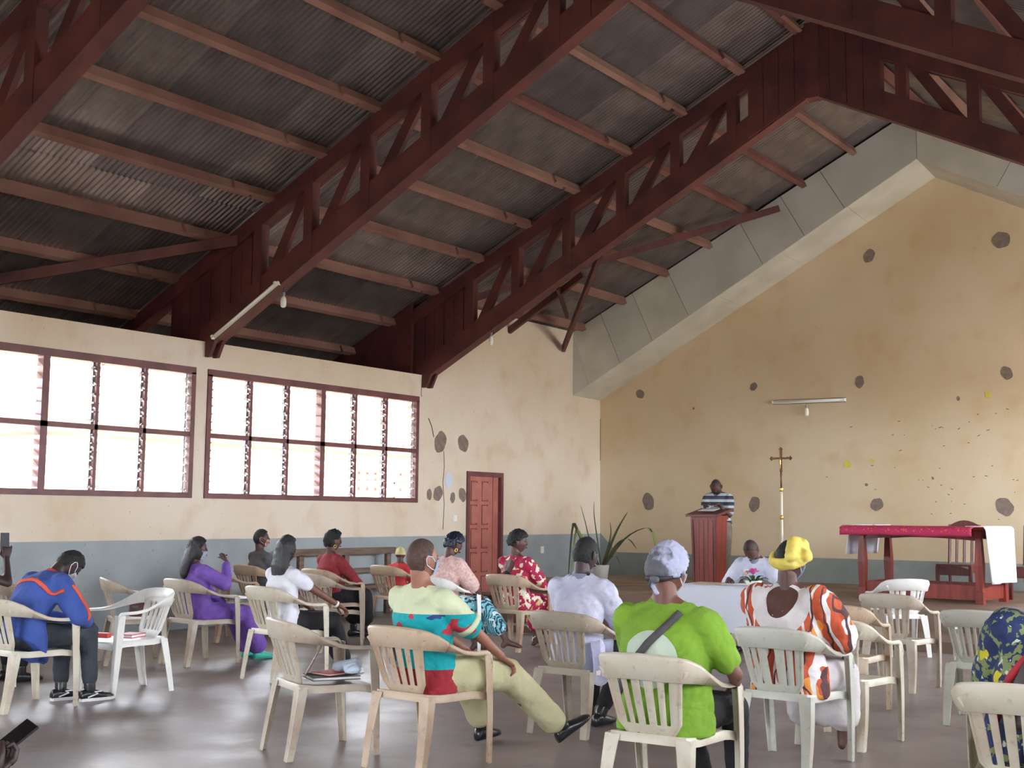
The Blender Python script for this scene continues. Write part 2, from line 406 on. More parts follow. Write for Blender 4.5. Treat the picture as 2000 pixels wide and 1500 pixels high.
for side in (-1, 1):
    for r_, px in enumerate(PX):
        x = px if side < 0 else 2*XR-px
        zc = roofz(px)-.013-.06
        nrm = (side*math.sin(ang), 0, math.cos(ang))
        for bi, (ya, yb) in enumerate(bays):
            if side > 0 and bi < 2: pass
            yb2 = yb+(-.45 if bi < 5 else -.02) ; ya2 = ya-(.45 if bi else 0)
            if px < -12.3 and bi == 4: yb2 = 14.8
            if px < -12.3 and bi == 5: continue
            b = bmesh.new(); off = .0
            ya2 += random.uniform(-.1, .1)
            beam(b, (x, ya2, zc), (x+side*.0, yb2, zc), .08, .135, up=nrm)
            obj('purlin', b, M_purlin if (px < -8.9 or (r_+bi) % 3 == 0) else M_purlin2, ceil_)
            if bi < 5:      # lapped joint with its packing block
                b = bmesh.new(); beam(b, (x+.06, yb2-.28, zc-.005), (x+.06, yb2+.35, zc-.005), .05, .11, up=nrm)
                obj('purlin_splice', b, M_purlin, ceil_)
# wind braces under the purlins
def brace(p, q, w=.06, h=.11):
    b = bmesh.new(); beam(b, p, q, w, h); return obj('wind_brace', b, M_truss, ceil_)
brace((-8.0, 19.1, 6.62), (-11.9, 15.0, 4.70)); brace((-11.6, 10.6, 4.92), (-13.7, 7.4, 3.92), .05, .13)
brace((-12.2, 17.19, 4.62), (-10.6, 17.05, 5.42)); brace((-12.15, 18.87, 4.5), (-8.85, 15.0, 5.62), .06, .13)
brace((-11.0, 16.9, 5.22), (-11.45, 17.9, 4.92), .05, .1); brace((2*XR+8.0, 19.1, 6.62), (2*XR+11.9, 15.0, 4.70))
brace((2*XR+11.6, 10.6, 4.92), (2*XR+13.7, 7.4, 3.92))
# closed eaves on both sides
eb = bmesh.new(); box(eb, -14.6, -12.42, -3.8, 20.5, 3.50, 3.55); box(eb, -14.62, -14.56, -3.8, 20.5, 3.5, 3.85)
obj('eave_board', eb, M_board, ceil_)
eb = bmesh.new(); box(eb, 1.02, 3.2, -3.8, 20.5, 3.50, 3.55); box(eb, 3.12, 3.18, -3.8, 20.5, 3.5, 3.85)
obj('eave_board', eb, M_board, ceil_)
for yy in (-3.75, 14.83, 20.45):
    for s in (-1, 1):
        X = lambda x: x if s < 0 else 2*XR-x
        b = bmesh.new(); prism(b, [(X(-14.6), 3.5), (X(-12.42), 3.5), (X(-12.42), 4.78), (X(-14.6), 3.74)], 'y', yy, yy+.05); obj('eave_end', b, M_iron3 if yy > 20 or yy < 0 else M_truss, ceil_)

# ---------------------------------------------------------------- trusses
def lowz(x): return 3.53+.5227*(x+12.2) if x < XR else 3.53+.5227*(2*XR-x+12.2)
def uppz(x): return 4.775+.482*(x+12.2) if x < XR else 4.775+.482*(2*XR-x+12.2)
def truss(y, label):
    t = thing('roof_truss', (XR, y, 0), 0, label, 'truss', 'red timber roof trusses')
    def P(x, z): return (x-XR, z)
    def slab(nm, poly, ya, yb, m=M_truss):
        b = bmesh.new(); prism(b, [P(*p) for p in poly], 'y', ya, yb); return obj(nm, b, m, t)
    for s in (-1, 1):
        X = lambda x: x if s < 0 else 2*XR-x
        for ya, yb in ((-.09, -.04), (.04, .09)):
            slab('lower_chord', [(X(-12.32), 3.42), (X(-12.32), lowz(-12.3)+.30), (X(XR), lowz(XR)+.36), (X(XR), lowz(XR)), (X(-12.02), lowz(-12.02)), (X(-12.12), 3.42)], ya, yb)
            slab('upper_chord', [(X(-14.5), uppz(-14.5)-.2), (X(-14.5), uppz(-14.5)), (X(XR), uppz(XR)), (X(XR), uppz(XR)-.26)], ya, yb)
        # plank under the chords gives the solid soffit seen from below
        slab('chord_packing', [(X(-12.0), lowz(-12.0)), (X(-12.0), lowz(-12.0)+.05), (X(XR), lowz(XR)+.05), (X(XR), lowz(XR))], -.04, .04)
        slab('chord_packing', [(X(-14.4), uppz(-14.4)-.2), (X(-14.4), uppz(-14.4)-.15), (X(XR), uppz(XR)-.2), (X(XR), uppz(XR)-.25)], -.04, .04)
        V = [-11.28, -10.42, -9.51, -8.6, -7.73, -6.87]
        for v in V:
            slab('web_post', [(X(v-.07), lowz(v)+.05), (X(v-.07), uppz(v)-.03), (X(v+.07), uppz(v)-.03), (X(v+.07), lowz(v)+.05)], -.1, .03)
        for a, c in zip(V[:-1], V[1:]):
            b = bmesh.new(); beam(b, (X(a+.12)-XR, .01, lowz(a)+.30), (X(c-.14)-XR, .01, uppz(c)-.28), .06, .14, up=(0, 1, 0) if False else (-s*.6, 0, .8))
            obj('web_diagonal', b, M_truss, t)
        # boarded heel over the wall and boarded panel at the apex, plank by plank
        xs = [-12.95+.19*k for k in range(10)]
        for a in xs[:-1]:
            c = a+.18
            slab('heel_board', [(X(a), max(lowz(a), 3.5)+.02), (X(a), uppz(a)-.06), (X(c), uppz(c)-.06), (X(c), max(lowz(c), 3.5)+.02)], -.035-.004*(xs.index(a) % 2), .03)
        for k in range(4):
            a = -6.62+.22*k; c = a+.213
            slab('apex_board', [(X(a), lowz(a)+.03), (X(a), uppz(a)-.04), (X(min(c, XR)), uppz(min(c, XR))-.04), (X(min(c, XR)), lowz(min(c, XR))+.03)], -.112+.005*(k % 2), .05)
    slab('king_post', [(XR-.09, lowz(XR)-.05), (XR-.09, uppz(XR)-.02), (XR+.09, uppz(XR)-.02), (XR+.09, lowz(XR)-.05)], -.13, .06)
    return t
LB = ['red timber roof truss outside the frame behind the camera', 'second red timber roof truss from the entrance end',
      'red timber roof truss cutting across the upper left corner', 'middle red timber roof truss carrying a white tube lamp at its foot',
      'farthest red timber roof truss, nearest the altar platform']
for y, l in zip(TY, LB): truss(y, l)

# ---------------------------------------------------------------- ceiling-board bulkhead and soffit along the back gable
bulk = thing('ceiling_bulkhead', (XR, 19.28, 0), 0, kind='structure')
bulk.name = 'trim_3'; bulk['label'] = 'white ceiling-board bulkhead following the gable above the back wall'
def zbk(x): return 7.156-.54*abs(x-XR)
def zwl(x): return 7.084-.5297*abs(x-XR)
for s in (-1, 1):
    cuts = [-12.2, -11.86, -11.18, -10.51, -9.79, -8.37, -7.62, -6.92, XR]
    sh = .30
    for i in range(len(cuts)-1):
        a, c = cuts[i], cuts[i+1]
        g = .004
        def top(x): return roofz(x)-.03
        # seams lean: perpendicular to the slope
        at = a-(.42 if i else 0); ct = c-(.42 if i < len(cuts)-2 else 0)
        if i == 0: at = a; ct = max(c-.42, a+.02)
        at = max(at, -12.2)
        poly = [(a+g, zbk(a+g)), (at+g, top(at+g)), (ct-g, top(ct-g)), (c-g, zbk(c-g))]
        if s > 0: poly = [(2*XR-x, z) for x, z in poly]
        b = bmesh.new(); prism(b, [(x-XR, z) for x, z in poly], 'y', random.uniform(-.006, .002), .012)
        obj('ceiling_board', b, random.choice((M_board, M_board2)), bulk)
    cuts = [-12.2, -11.55, -10.4, -9.22, -8.05, -6.88, XR]
    for i in range(len(cuts)-1):
        a, c = cuts[i]+.004, cuts[i+1]-.004
        X = lambda x: (x if s < 0 else 2*XR-x)-XR
        j = random.uniform(-.006, .006)
        b = bmesh.new()
        v = [(X(a), .0, zbk(a)+.003+j), (X(c), .0, zbk(c)+.003-j), (X(c), .99, zwl(c)), (X(a), .99, zwl(a))]
        lo = [b.verts.new(q) for q in v]; hi = [b.verts.new((q[0], q[1], q[2]+.012)) for q in v]
        b.faces.new(lo); b.faces.new(hi[::-1])
        for k in range(4): b.faces.new((lo[k], hi[k], hi[(k+1) % 4], lo[(k+1) % 4]))
        bmesh.ops.recalc_face_normals(b, faces=b.faces[:])
        obj('soffit_board', b, M_board, bulk)
    b = bmesh.new(); X = lambda x: (x if s < 0 else 2*XR-x)-XR
    prism(b, [(X(-12.2), zbk(-12.2)+.02), (X(-12.2), roofz(-12.2)-.04), (X(XR), roofz(XR)-.04), (X(XR), zbk(XR)+.02)], 'y', .014, .03)
    obj('board_backing', b, M_dark, bulk)

# ---------------------------------------------------------------- door
d = thing('door_1', (-12.2, (DY0+DY1)/2, .05), 0, kind='structure')
w2 = (DY1-DY0)/2
b = bmesh.new(); box(b, -.2, .03, -w2, -w2+.07, -.05, DZ-.05); box(b, -.2, .03, w2-.07, w2, -.05, DZ-.05); box(b, -.2, .03, -w2+.07, w2-.07, DZ-.13, DZ-.05)
obj('door_frame', b, M_red, d)
lf = bbox(-.05, -.01, -w2+.07, .24, 0, DZ-.13); leaf = obj('door_leaf', lf, M_door, d)
for cx in (-.3, .0):
    for k in range(5):
        zc = .22+k*.39
        b = bmesh.new(); box(b, -.012, .006, cx-.045+.06-.07, cx+.045+.06+.01, zc-.14, zc+.14)
        bmesh.ops.bevel(b, geom=[e for e in b.edges], offset=.01, segments=1, affect='EDGES')
        obj('door_panel', b, M_door, leaf)
        b = bmesh.new()
        for (a, c, e, f) in [(cx-.035, cx-.022, zc-.165, zc+.165), (cx+.138, cx+.125, zc-.165, zc+.165)]:
            box(b, -.01, -.004, min(a, c)-.03, max(a, c)-.03, e, f)
        box(b, -.01, -.004, cx-.065, cx+.108, zc-.165, zc-.153); box(b, -.01, -.004, cx-.065, cx+.108, zc+.153, zc+.165)
        obj('panel_groove', b, mat('door_groove', srgb(110, 50, 46), .6), leaf)
b = bbox(-.09, -.05, .24, .30, 0, DZ-.13); obj('door_leaf_edge', b, M_red, d)
b = bbox(-.075, -.035, .29, w2-.07, 0, DZ-.13); sl = obj('door_leaf', b, M_door, d)
b = bbox(-.2, .02, -w2, w2, -.05, 0); obj('door_sill', b, M_stage, d)
b = bmesh.new(); box(b, -.28, -.21, -w2-.1, w2+.1, -.05, DZ); obj('door_backing', b, M_dark, d)

# ---------------------------------------------------------------- outdoors beyond the louvres
g_ = bmesh.new(); box(g_, -90, -12.42, -60, 90, -.35, -.25); box(g_, 1.02, 60, -60, 90, -.35, -.25); box(g_, -12.42, 1.02, -60, -3.8, -.35, -.25); box(g_, -12.42, 1.02, 20.5, 90, -.35, -.25)
tag(obj('ground', g_, M_ground), kind='structure')
bd = thing('neighbouring_building', (-21.5, 24, -.25), 0, 'low cream building with dark brick vents seen through the right louvre window', 'building')
b = bmesh.new(); box(b, -4, 0, -8, 9, 0, 3.6); obj('building_wall', b, M_outw, bd)
b = bmesh.new(); beam(b, (.8, -8.6, 3.45), (.8-3.5, -8.6, 4.6), 0, 0) if False else None
prism(b, [(1.0, 3.35), (1.0, 3.45), (-2, 4.9), (-5, 3.45), (-5, 3.35)], 'y', -8.6, 9.6); obj('building_roof', b, mat('rust_roof', srgb(150, 92, 76), .8), bd)
M_br = mat('brick_brown', srgb(120, 70, 62), .8)
for yy in (.1, 1.75):
    v = obj('brick_vent', bbox(-.02, .01, yy-.72, yy+.72, 2.1, 2.85), mat('vent_dark', srgb(96, 60, 56), .9), bd)
    for k in range(5):
        obj('vent_block', bbox(.01, .07, yy-.72+k*.32, yy-.57+k*.32, 2.1, 2.85), M_outw, v)
    for k in range(3): obj('vent_block', bbox(.01, .06, yy-.72, yy+.72, 2.07+k*.37, 2.16+k*.37), M_outw, v)
# ---------------------------------------------------------------- plastic armchairs
def plastic(name, a, b_, dirt=.5):
    m = mat(name, a, .42)
    nt = m.node_tree; L = nt.links; p = nt.nodes['Principled BSDF']
    c = mixc(nt, mth(nt, 'MULTIPLY', noise_fac(nt, 3.5, .42, .72, 6, typ='Object'), dirt), a, b_)
    c = mixc(nt, mth(nt, 'MULTIPLY', noise_fac(nt, 30, .6, .75, 3, typ='Object'), dirt*.5), c, srgb(120, 96, 72))
    L.new(c, p.inputs['Base Color'])
    p.inputs['Subsurface Weight'].default_value = 0
    return m
P_white = plastic('white_plastic', srgb(232, 232, 228), srgb(200, 192, 178), .35)
P_cream = plastic('cream_plastic', srgb(208, 202, 184), srgb(168, 142, 116), .75)
P_beige = plastic('beige_plastic', srgb(192, 182, 166), srgb(150, 124, 102), .85)
P_tan = plastic('tan_plastic', srgb(194, 174, 150), srgb(156, 122, 98), .85)
P_pale = plastic('pale_grey_plastic', srgb(198, 200, 188), srgb(164, 150, 130), .6)
def lerp(a, b_, t): return a+(b_-a)*t
def interp(tab, t):
    for (t0, v0), (t1, v1) in zip(tab[:-1], tab[1:]):
        if t <= t1: return [lerp(a, c, (t-t0)/(t1-t0)) for a, c in zip(v0, v1)]
    return list(tab[-1][1])
def ribbon(b, secs, th=.006):
    """secs: list of 4 corner points each"""
    rings = [[b.verts.new(p) for p in s] for s in secs]; n = len(rings[0])
    for i in range(len(rings)-1):
        for k in range(n): b.faces.new((rings[i][k], rings[i][(k+1) % n], rings[i+1][(k+1) % n], rings[i+1][k]))
    b.faces.new(rings[0][::-1]); b.faces.new(rings[-1])
RAIL = [  # t: x, y, z of the rail's top edge, width vector (inward drop)  dx, dy, dz
    (0.0, (.283, .235, .600)), (.04, (.285, .225, .640)), (.10, (.284, .19, .653)), (.22, (.281, .08, .655)), (.32, (.279, -.01, .668)),
    (.45, (.272, -.12, .715)), (.58, (.258, -.21, .765)), (.72, (.225, -.285, .797)), (.86, (.13, -.325, .811)), (1.0, (0, -.338, .815))]
WIDV = [(0, (-.0, .0, -.05)), (.04, (-.04, -.0, -.02)), (.10, (-.052, 0, -.004)), (.32, (-.052, 0, -.012)), (.45, (-.045, .01, -.045)), (.58, (-.028, .015, -.085)),
        (.72, (-.012, .018, -.11)), (.86, (-.004, .022, -.12)), (1.0, (0, .025, -.12))]
def chair_meshes(kind, m):
    out = {}
    # arm rests and top rail
    def rail(t0, t1, s, n=10):
        secs = []
        for i in range(n+1):
            t = lerp(t0, t1, i/n); p = Vector(interp(RAIL, t)); w = Vector(interp(WIDV, t))
            q = p+w; d = Vector(interp(RAIL, min(t+.02, 1)))-Vector(interp(RAIL, max(t-.02, 0)))
            nrm = w.cross(d).normalized()*.011
            pts = [p+Vector((0, 0, .004)), q, q-nrm, p-nrm-Vector((0, 0, .01))]
            secs.append([(s*v.x, v.y, v.z) for v in pts])
        return secs
    for s, nm in ((-1, 'armrest_l'), (1, 'armrest_r')):
        b = bmesh.new(); ribbon(b, rail(0, .47, s, 14))
        # turned-down outer lip of the arm
        lip = []
        for i in range(13):
            t = lerp(.05, .47, i/12); p = Vector(interp(RAIL, t))
            lip.append([(s*(p.x+.001), p.y, p.z+.003), (s*(p.x+.003), p.y, p.z-.022), (s*(p.x-.004), p.y, p.z-.022), (s*(p.x-.006), p.y, p.z)])
        ribbon(b, lip); bmesh.ops.recalc_face_normals(b, faces=b.faces[:])
        out[nm] = b
    # backrest: top rail plus slotted panel
    b = bmesh.new()
    secs = rail(.47, 1, -1, 14)+rail(.47, 1, 1, 14)[::-1][1:]
    ribbon(b, secs)
    if kind == 'A':
        us = [-1, -.72, -.60, -.42, -.30, -.06-.0, .06, .30, .42, .60, .72, 1]; slots = {1, 3, 5, 7, 9}
    elif kind == 'B':
        us = [-1, -.78, -.72, -.52, -.46, -.14, .14, .46, .52, .72, .78, 1]; slots = {1, 3, 5, 7, 9}
    else:
        us = [-1, -.75, -.64, -.47, -.36, -.17, -.06, .06, .17, .36, .47, .64, .75, 1]; slots = {1, 3, 5, 7, 9, 11}
    vs = [0, .10, .17, .22, .45, .7, .84, .88, 1.0]; srow = {2, 3, 4, 5, 6} if kind != 'B' else {2, 3, 4, 5}
    def pp(u, v):
        hw = lerp(.148, .192, v)+(.03*max(0, v-.85)/.15); x = u*hw
        z = lerp(.425, .74, v); y = lerp(-.205, -.318, v**.9)+.035*(u*u)*(.6+.4*v)-.0
        if v < .15: hw2 = 1-.25*(.15-v)/.15*abs(u)**3; x *= hw2
        return Vector((x, y, z))
    for side in (0, 1):
        g = [[b.verts.new(pp(u, v)+Vector((0, -.008*side, 0))) for u in us] for v in vs]
        for j in range(len(vs)-1):
            for i in range(len(us)-1):
                if i in slots and j in srow: continue
                f = (g[j][i], g[j][i+1], g[j+1][i+1], g[j+1][i]); b.faces.new(f if side == 0 else f[::-1])
        if side == 0: g0 = g
    nu, nv = len(us), len(vs)
    def cell(i, j): return 0 <= i < nu-1 and 0 <= j < nv-1 and not (i in slots and j in srow)
    for j in range(nv-1):
        for i in range(nu):
            if cell(i, j) != cell(i-1, j): b.faces.new((g0[j][i], g0[j+1][i], g[j+1][i], g[j][i]))
    for j in range(nv):
        for i in range(nu-1):
            if cell(i, j) != cell(i, j-1): b.faces.new((g0[j][i], g0[j][i+1], g[j][i+1], g[j][i]))
    # thick rims along both edges of the panel
    for s in (-1, 1):
        tube(b, [pp(s, v)+Vector((0, -.006, 0)) for v in (0, .2, .4, .6, .8, 1)], [(.011, .007)]*6, 6)
    bmesh.ops.recalc_face_normals(b, faces=b.faces[:])
    out['backrest'] = b
    # seat: dished pan with apron
    b = bmesh.new(); n = 8
    def sp(u, v, dz=0):
        hw = lerp(.195, .245, (v+1)/2); y = lerp(-.235, .245, (v+1)/2)+(.012 if v > .8 else 0)*(1-u*u)
        z = .425-.022*(1-u*u)*(1-v*v)-(.02*max(0, v-.6)/.4)+(.012*max(0, -v-.6)/.4)
        return (u*hw, y, z+dz)
    gr = [[b.verts.new(sp(-1+2*i/n, -1+2*j/n)) for i in range(n+1)] for j in range(n+1)]
    gb = [[b.verts.new(sp(-1+2*i/n, -1+2*j/n, -.008)) for i in range(n+1)] for j in range(n+1)]
    for j in range(n):
        for i in range(n):
            b.faces.new((gr[j][i], gr[j][i+1], gr[j+1][i+1], gr[j+1][i])); b.faces.new((gb[j][i], gb[j+1][i], gb[j+1][i+1], gb[j][i+1]))
    edge = [(j, 0) for j in range(n+1)]+[(n, i) for i in range(1, n+1)]+[(j, n) for j in range(n-1, -1, -1)]+[(0, i) for i in range(n-1, 0, -1)]
    ap = [b.verts.new((gr[j][i].co.x*1.015, gr[j][i].co.y*1.01, gr[j][i].co.z-.045)) for j, i in edge]
    for k in range(len(edge)):
        k2 = (k+1) % len(edge); a, c = edge[k], edge[k2]
        b.faces.new((gr[a[0]][a[1]], gr[c[0]][c[1]], ap[k2], ap[k]))
    bmesh.ops.recalc_face_normals(b, faces=b.faces[:])
    out['seat'] = b
    # legs: angle-section, splayed
    def leg(top, bot, wt, wb, td, s, front):
        b = bmesh.new(); secs = []
        for i in range(9):
            t = i/8; p = Vector(top).lerp(Vector(bot), t); bow = math.sin(t*PI)*.006
            w = lerp(wt, wb, t**.8); d = lerp(td, wb*.9, t); yy = -1 if front else 1
            x, y = p.x*s+s*bow, p.y
            # L-section
            pts = [(x, y), (x-s*w, y), (x-s*w, y+yy*.007), (x-s*.007, y+yy*.007), (x-s*.007, y+yy*d), (x, y+yy*d)]
            secs.append([(a, c, p.z) for a, c in pts])
        ribbon(b, secs); bmesh.ops.recalc_face_normals(b, faces=b.faces[:]); return b
    for s, q in ((-1, 'l'), (1, 'r')):
        out['leg_f'+q] = leg((.287, .238, .63), (.272, .262, 0), .06, .042, .066, s, True)
        out['leg_b'+q] = leg((.222, -.245, .425), (.232, -.315, 0), .08, .048, .062, s, False)
    return out
PROTO = {}
def chair(x, y, rot, m, kind, label, z=0, sc=1.0):
    key = (kind, m.name)
    if key not in PROTO:
        if kind not in PROTO:
            PROTO[kind] = chair_meshes(kind, m)
            PROTO[kind] = {k: (lambda me, b: (b.to_mesh(me), b.free(), me)[2])(bpy.data.meshes.new('p'), b) for k, b in PROTO[kind].items()}
        PROTO[key] = {}
        for k, me in PROTO[kind].items():
            c = me.copy(); c.materials.append(m); c.name = k.split('_')[0]
            try: c.polygons.foreach_set('use_smooth', [k in ('seat', 'backrest') or 'arm' in k]*len(c.polygons))
            except Exception: pass
            PROTO[key][k] = c
    t = thing('plastic_armchair', (x, y, z), R(rot), label, 'chair', 'plastic armchairs')
    t.scale = (sc, sc, sc)
    for k, me in PROTO[key].items():
        o = bpy.data.objects.new({'armrest': 'armrest', 'leg': 'leg'}.get(k.split('_')[0], k), me); C.objects.link(o); o.parent = t
        md = o.modifiers.new('edge', 'BEVEL'); md.width = .0025; md.segments = 1; md.limit_method = 'ANGLE'
    return t
CH = dict(
 c1=chair(-8.28, 5.52, -2, P_cream, 'A', 'cream plastic armchair under the man in the blue jacket, at the left edge'),
 c2=chair(-5.36, 5.62, -24, P_beige, 'A', 'empty grimy beige plastic armchair with books lying on its seat'),
 c3=chair(-4.61, 5.72, -3, P_tan, 'A', 'tan plastic armchair under the man in the teal and cream shirt'),
 c4=chair(-4.50, 7.23, 0, P_beige, 'C', 'beige plastic armchair under the man in the white shirt'),
 c5=chair(-2.86, 5.40, 3, P_cream, 'A', 'cream plastic armchair under the woman in the lime green shirt'),
 c6=chair(-2.92, 7.08, -2, P_pale, 'B', 'pale plastic armchair with a wide middle slot, under the woman with the yellow turban'),
 c7=chair(-2.90, 7.95, -3, P_cream, 'A', 'empty cream plastic armchair directly behind and right of the yellow turban'),
 c8=chair(-3.35, 9.15, 4, P_tan, 'A', 'empty plastic armchair with tan back rail showing above the one right of the yellow turban'),
 c9=chair(-3.45, 10.73, -2, P_beige, 'A', 'empty beige armchair with tan top rail, in front of the white one near the altar'),
 c10=chair(-4.28, 13.32, 38, P_white, 'B', 'clean white plastic armchair nearest the altar table'),
 c11=chair(-2.36, 9.30, 0, P_pale, 'C', 'pale plastic armchair half hidden by the blue and yellow printed dress'),
 c12=chair(-1.21, 5.42, 4, P_cream, 'A', 'cream plastic armchair cut by the lower right corner of the frame'),
 c13=chair(-9.37, 8.11, -6, P_beige, 'A', 'beige plastic armchair under the girl in the purple dress'),
 c14=chair(-9.90, 7.75, -29, P_beige, 'A', 'empty greyish armchair near the left wall, between the blue jacket and the purple dress'),
 c15=chair(-8.36, 6.46, 172, P_white, 'A', 'bright white plastic armchair turned round to face the man in the blue jacket'),
 c16=chair(-10.15, 6.75, -4, P_beige, 'A', 'beige plastic armchair whose back rail shows behind the blue jacket'),
 c17=chair(-9.55, 5.85, -8, P_white, 'A', 'white plastic armchair at the left edge under the person raising a phone'),
 c18=chair(-10.85, 9.75, -3, P_tan, 'A', 'tan plastic armchair showing beyond the purple dress'),
 c19=chair(-11.25, 10.7, -5, P_tan, 'A', 'tan plastic armchair under the woman in the charcoal top by the wall'),
 c20=chair(-7.95, 7.85, -6, P_cream, 'A', 'cream plastic armchair under the long-haired woman in the white T-shirt'),
 c21=chair(-9.25, 9.75, -6, P_beige, 'A', 'empty beige armchair between the white T-shirt and the red blouse'),
 c22=chair(-9.95, 10.55, -5, P_tan, 'A', 'tan plastic armchair under the woman in the red blouse'),
 c23=chair(-8.02, 10.20, -2, P_white, 'A', 'white plastic armchair under the woman in the pale pink lace top'),
 c24=chair(-7.72, 11.10, 0, P_tan, 'A', 'tan plastic armchair under the woman in the crimson floral dress'),
 c25=chair(-10.05, 11.85, -5, P_tan, 'A', 'tan plastic armchair of the small child behind the man in teal'),
 c26=chair(-5.3, 12.95, 176, P_white, 'A', 'white plastic armchair behind the cloth-covered table, under the man writing'),
)

# ---------------------------------------------------------------- furniture on and before the platform
SZ = .34
M_mahog = mat('mahogany_varnish', srgb(140, 58, 46), .38, srgb(112, 42, 36), 3, stretch=(6, 6, .6), bump=.05)
M_mahog2 = mat('dark_mahogany', srgb(112, 46, 42), .4, srgb(88, 36, 34), 3, stretch=(6, 6, .6))
# lectern: flared plinth, tapering panelled body, sloping top
lt = thing('lectern', (-8.30, 17.0, SZ), R(-4), 'tall red mahogany lectern in front of the man in the striped shirt', 'lectern')
b = bmesh.new(); box(b, -.30, .30, -.25, .25, 0, .08); bmesh.ops.bevel(b, geom=b.edges[:], offset=.012, segments=1, affect='EDGES'); obj('plinth', b, M_mahog2, lt)
b = bmesh.new()
sec = [(0.08, .225, .18), (.6, .235, .185), (1.0, .25, .195), (1.08, .25, .195)]
ribbon(b, [[(-w, -d_, z), (w, -d_, z), (w, d_, z), (-w, d_, z)] for z, w, d_ in sec]); bmesh.ops.recalc_face_normals(b, faces=b.faces[:])
obj('body', b, M_mahog, lt)
for s in (-1, 1):
    b = bmesh.new(); ribbon(b, [[(s*w-.02, -d_-.012, z), (s*w+.02, -d_-.012, z), (s*w+.02, -d_+.02, z), (s*w-.02, -d_+.02, z)] for z, w, d_ in sec]); bmesh.ops.recalc_face_normals(b, faces=b.faces[:])
    obj('corner_strip', b, M_mahog2, lt)
for k in range(4):
    x0 = -.19+.098*k
    b = bmesh.new(); box(b, x0, x0+.092, -.199, -.185, .12, 1.05); o = obj('front_plank', b, M_mahog, lt)
b = bmesh.new(); ribbon(b, [[(-.34, -.27, 1.10), (.34, -.27, 1.10), (.34, .27, 1.20), (-.34, .27, 1.20)], [(-.34, -.27, 1.135), (.34, -.27, 1.135), (.34, .27, 1.235), (-.34, .27, 1.235)]]); bmesh.ops.recalc_face_normals(b, faces=b.faces[:])
obj('sloping_top', b, M_mahog2, lt)
b = bmesh.new(); box(b, -.27, .27, -.21, .21, 1.06, 1.12); obj('cornice', b, M_mahog, lt)
lt.scale = (.8, .9, 1.0)
# processional cross
cr = thing('processional_cross', (-7.35, 17.5, SZ), R(-10), 'tall processional crucifix on a pale pole standing right of the lectern', 'cross')
M_brass = mat('brass', srgb(190, 160, 90), .3, metal=.9); M_bronze = mat('dark_bronze', srgb(96, 66, 48), .45, metal=.6)
b = bmesh.new(); lathe(b, [(.15, 0), (.15, .02), (.06, .05), (.03, .10), (.022, .12)]); obj('base', b, M_bronze, cr, smooth=True)
b = bmesh.new(); lathe(b, [(.019, .1), (.019, 1.52)], 12); obj('pole', b, mat('pale_pole', srgb(232, 222, 202), .3), cr, smooth=True)
for z in (1.10, 1.52): b = bmesh.new(); lathe(b, [(.02, z-.03), (.033, z-.015), (.026, z), (.035, z+.015), (.02, z+.035)], 14); obj('pole_knop', b, M_brass, cr, smooth=True)
b = bmesh.new(); lathe(b, [(.012, 1.55), (.016, 1.62), (.011, 1.68), (.017, 1.74), (.012, 1.80)], 10); obj('stem', b, M_bronze, cr, smooth=True)
b = bmesh.new(); box(b, -.016, .016, -.01, .01, 1.78, 2.13); box(b, -.165, .165, -.01, .01, 1.975, 2.005)
for c in ((-.165, 1.99), (.165, 1.99), (0, 2.13)):
    for dx, dz in ((0, 0), (.018, 0), (-.018, 0), (0, .018), (0, -.018)): ellipsoid(b, (c[0]+dx, 0, c[1]+dz), (.016, .012, .016), sub=1)
obj('cross', b, M_bronze, cr)
b = bmesh.new()
tube(b, [(0, -.022, 1.84), (.004, -.028, 1.90), (0, -.026, 1.96), (0, -.026, 2.0)], [.006, .011, .014, .009], 8)
tube(b, [(-.13, -.018, 2.01), (-.05, -.022, 1.985), (0, -.024, 1.98), (.05, -.022, 1.985), (.13, -.018, 2.01)], [.005, .007, .009, .007, .005], 6)
ellipsoid(b, (0, -.028, 2.025), (.012, .012, .015), sub=1)
obj('corpus', b, M_brass, cr)
# altar table
al = thing('altar_table', (-5.05, 17.2, SZ), R(-6), 'dark red altar table on the platform with a magenta cloth along its front', 'table')
hx, hy, th = .93, .52, 1.0
b = bmesh.new(); box(b, -hx, hx, -hy, hy, th-.035, th); bmesh.ops.bevel(b, geom=b.edges[:], offset=.006, segments=1, affect='EDGES'); obj('tabletop', b, M_mahog, al)
for s in (-1, 1):
    for q in (-1, 1):
        X, Y = s*(hx-.12), q*(hy-.1)
        b = bmesh.new()
        ribbon(b, [[(X-w, Y-w, z), (X+w, Y-w, z), (X+w, Y+w, z), (X-w, Y+w, z)] for z, w in ((.0, .05), (.16, .05), (.17, .042), (.5, .052), (.86, .036), (.87, .045), (.965, .045))])
        bmesh.ops.recalc_face_normals(b, faces=b.faces[:]); obj('leg', b, M_mahog, al)
for q in (-1, 1):
    obj('stretcher', bbox(-hx+.14, hx-.14, q*(hy-.1)-.015, q*(hy-.1)+.015, .05, .24), M_mahog, al)
    b = bmesh.new(); n = 16
    top = [(-hx+.14+(2*hx-.28)*i/n, .965) for i in range(n+1)]; bot = [(-hx+.14+(2*hx-.28)*i/n, .82+.035*math.sin(PI*i/n)) for i in range(n, -1, -1)]
    prism(b, top+bot, 'y', q*(hy-.1)-.012, q*(hy-.1)+.012); obj('apron', b, M_mahog2, al)
for s in (-1, 1):
    obj('stretcher', bbox(s*(hx-.12)-.015, s*(hx-.12)+.015, -hy+.12, hy-.12, .05, .24), M_mahog, al)
    obj('apron', bbox(s*(hx-.12)-.012, s*(hx-.12)+.012, -hy+.12, hy-.12, .86, .965), M_mahog2, al)
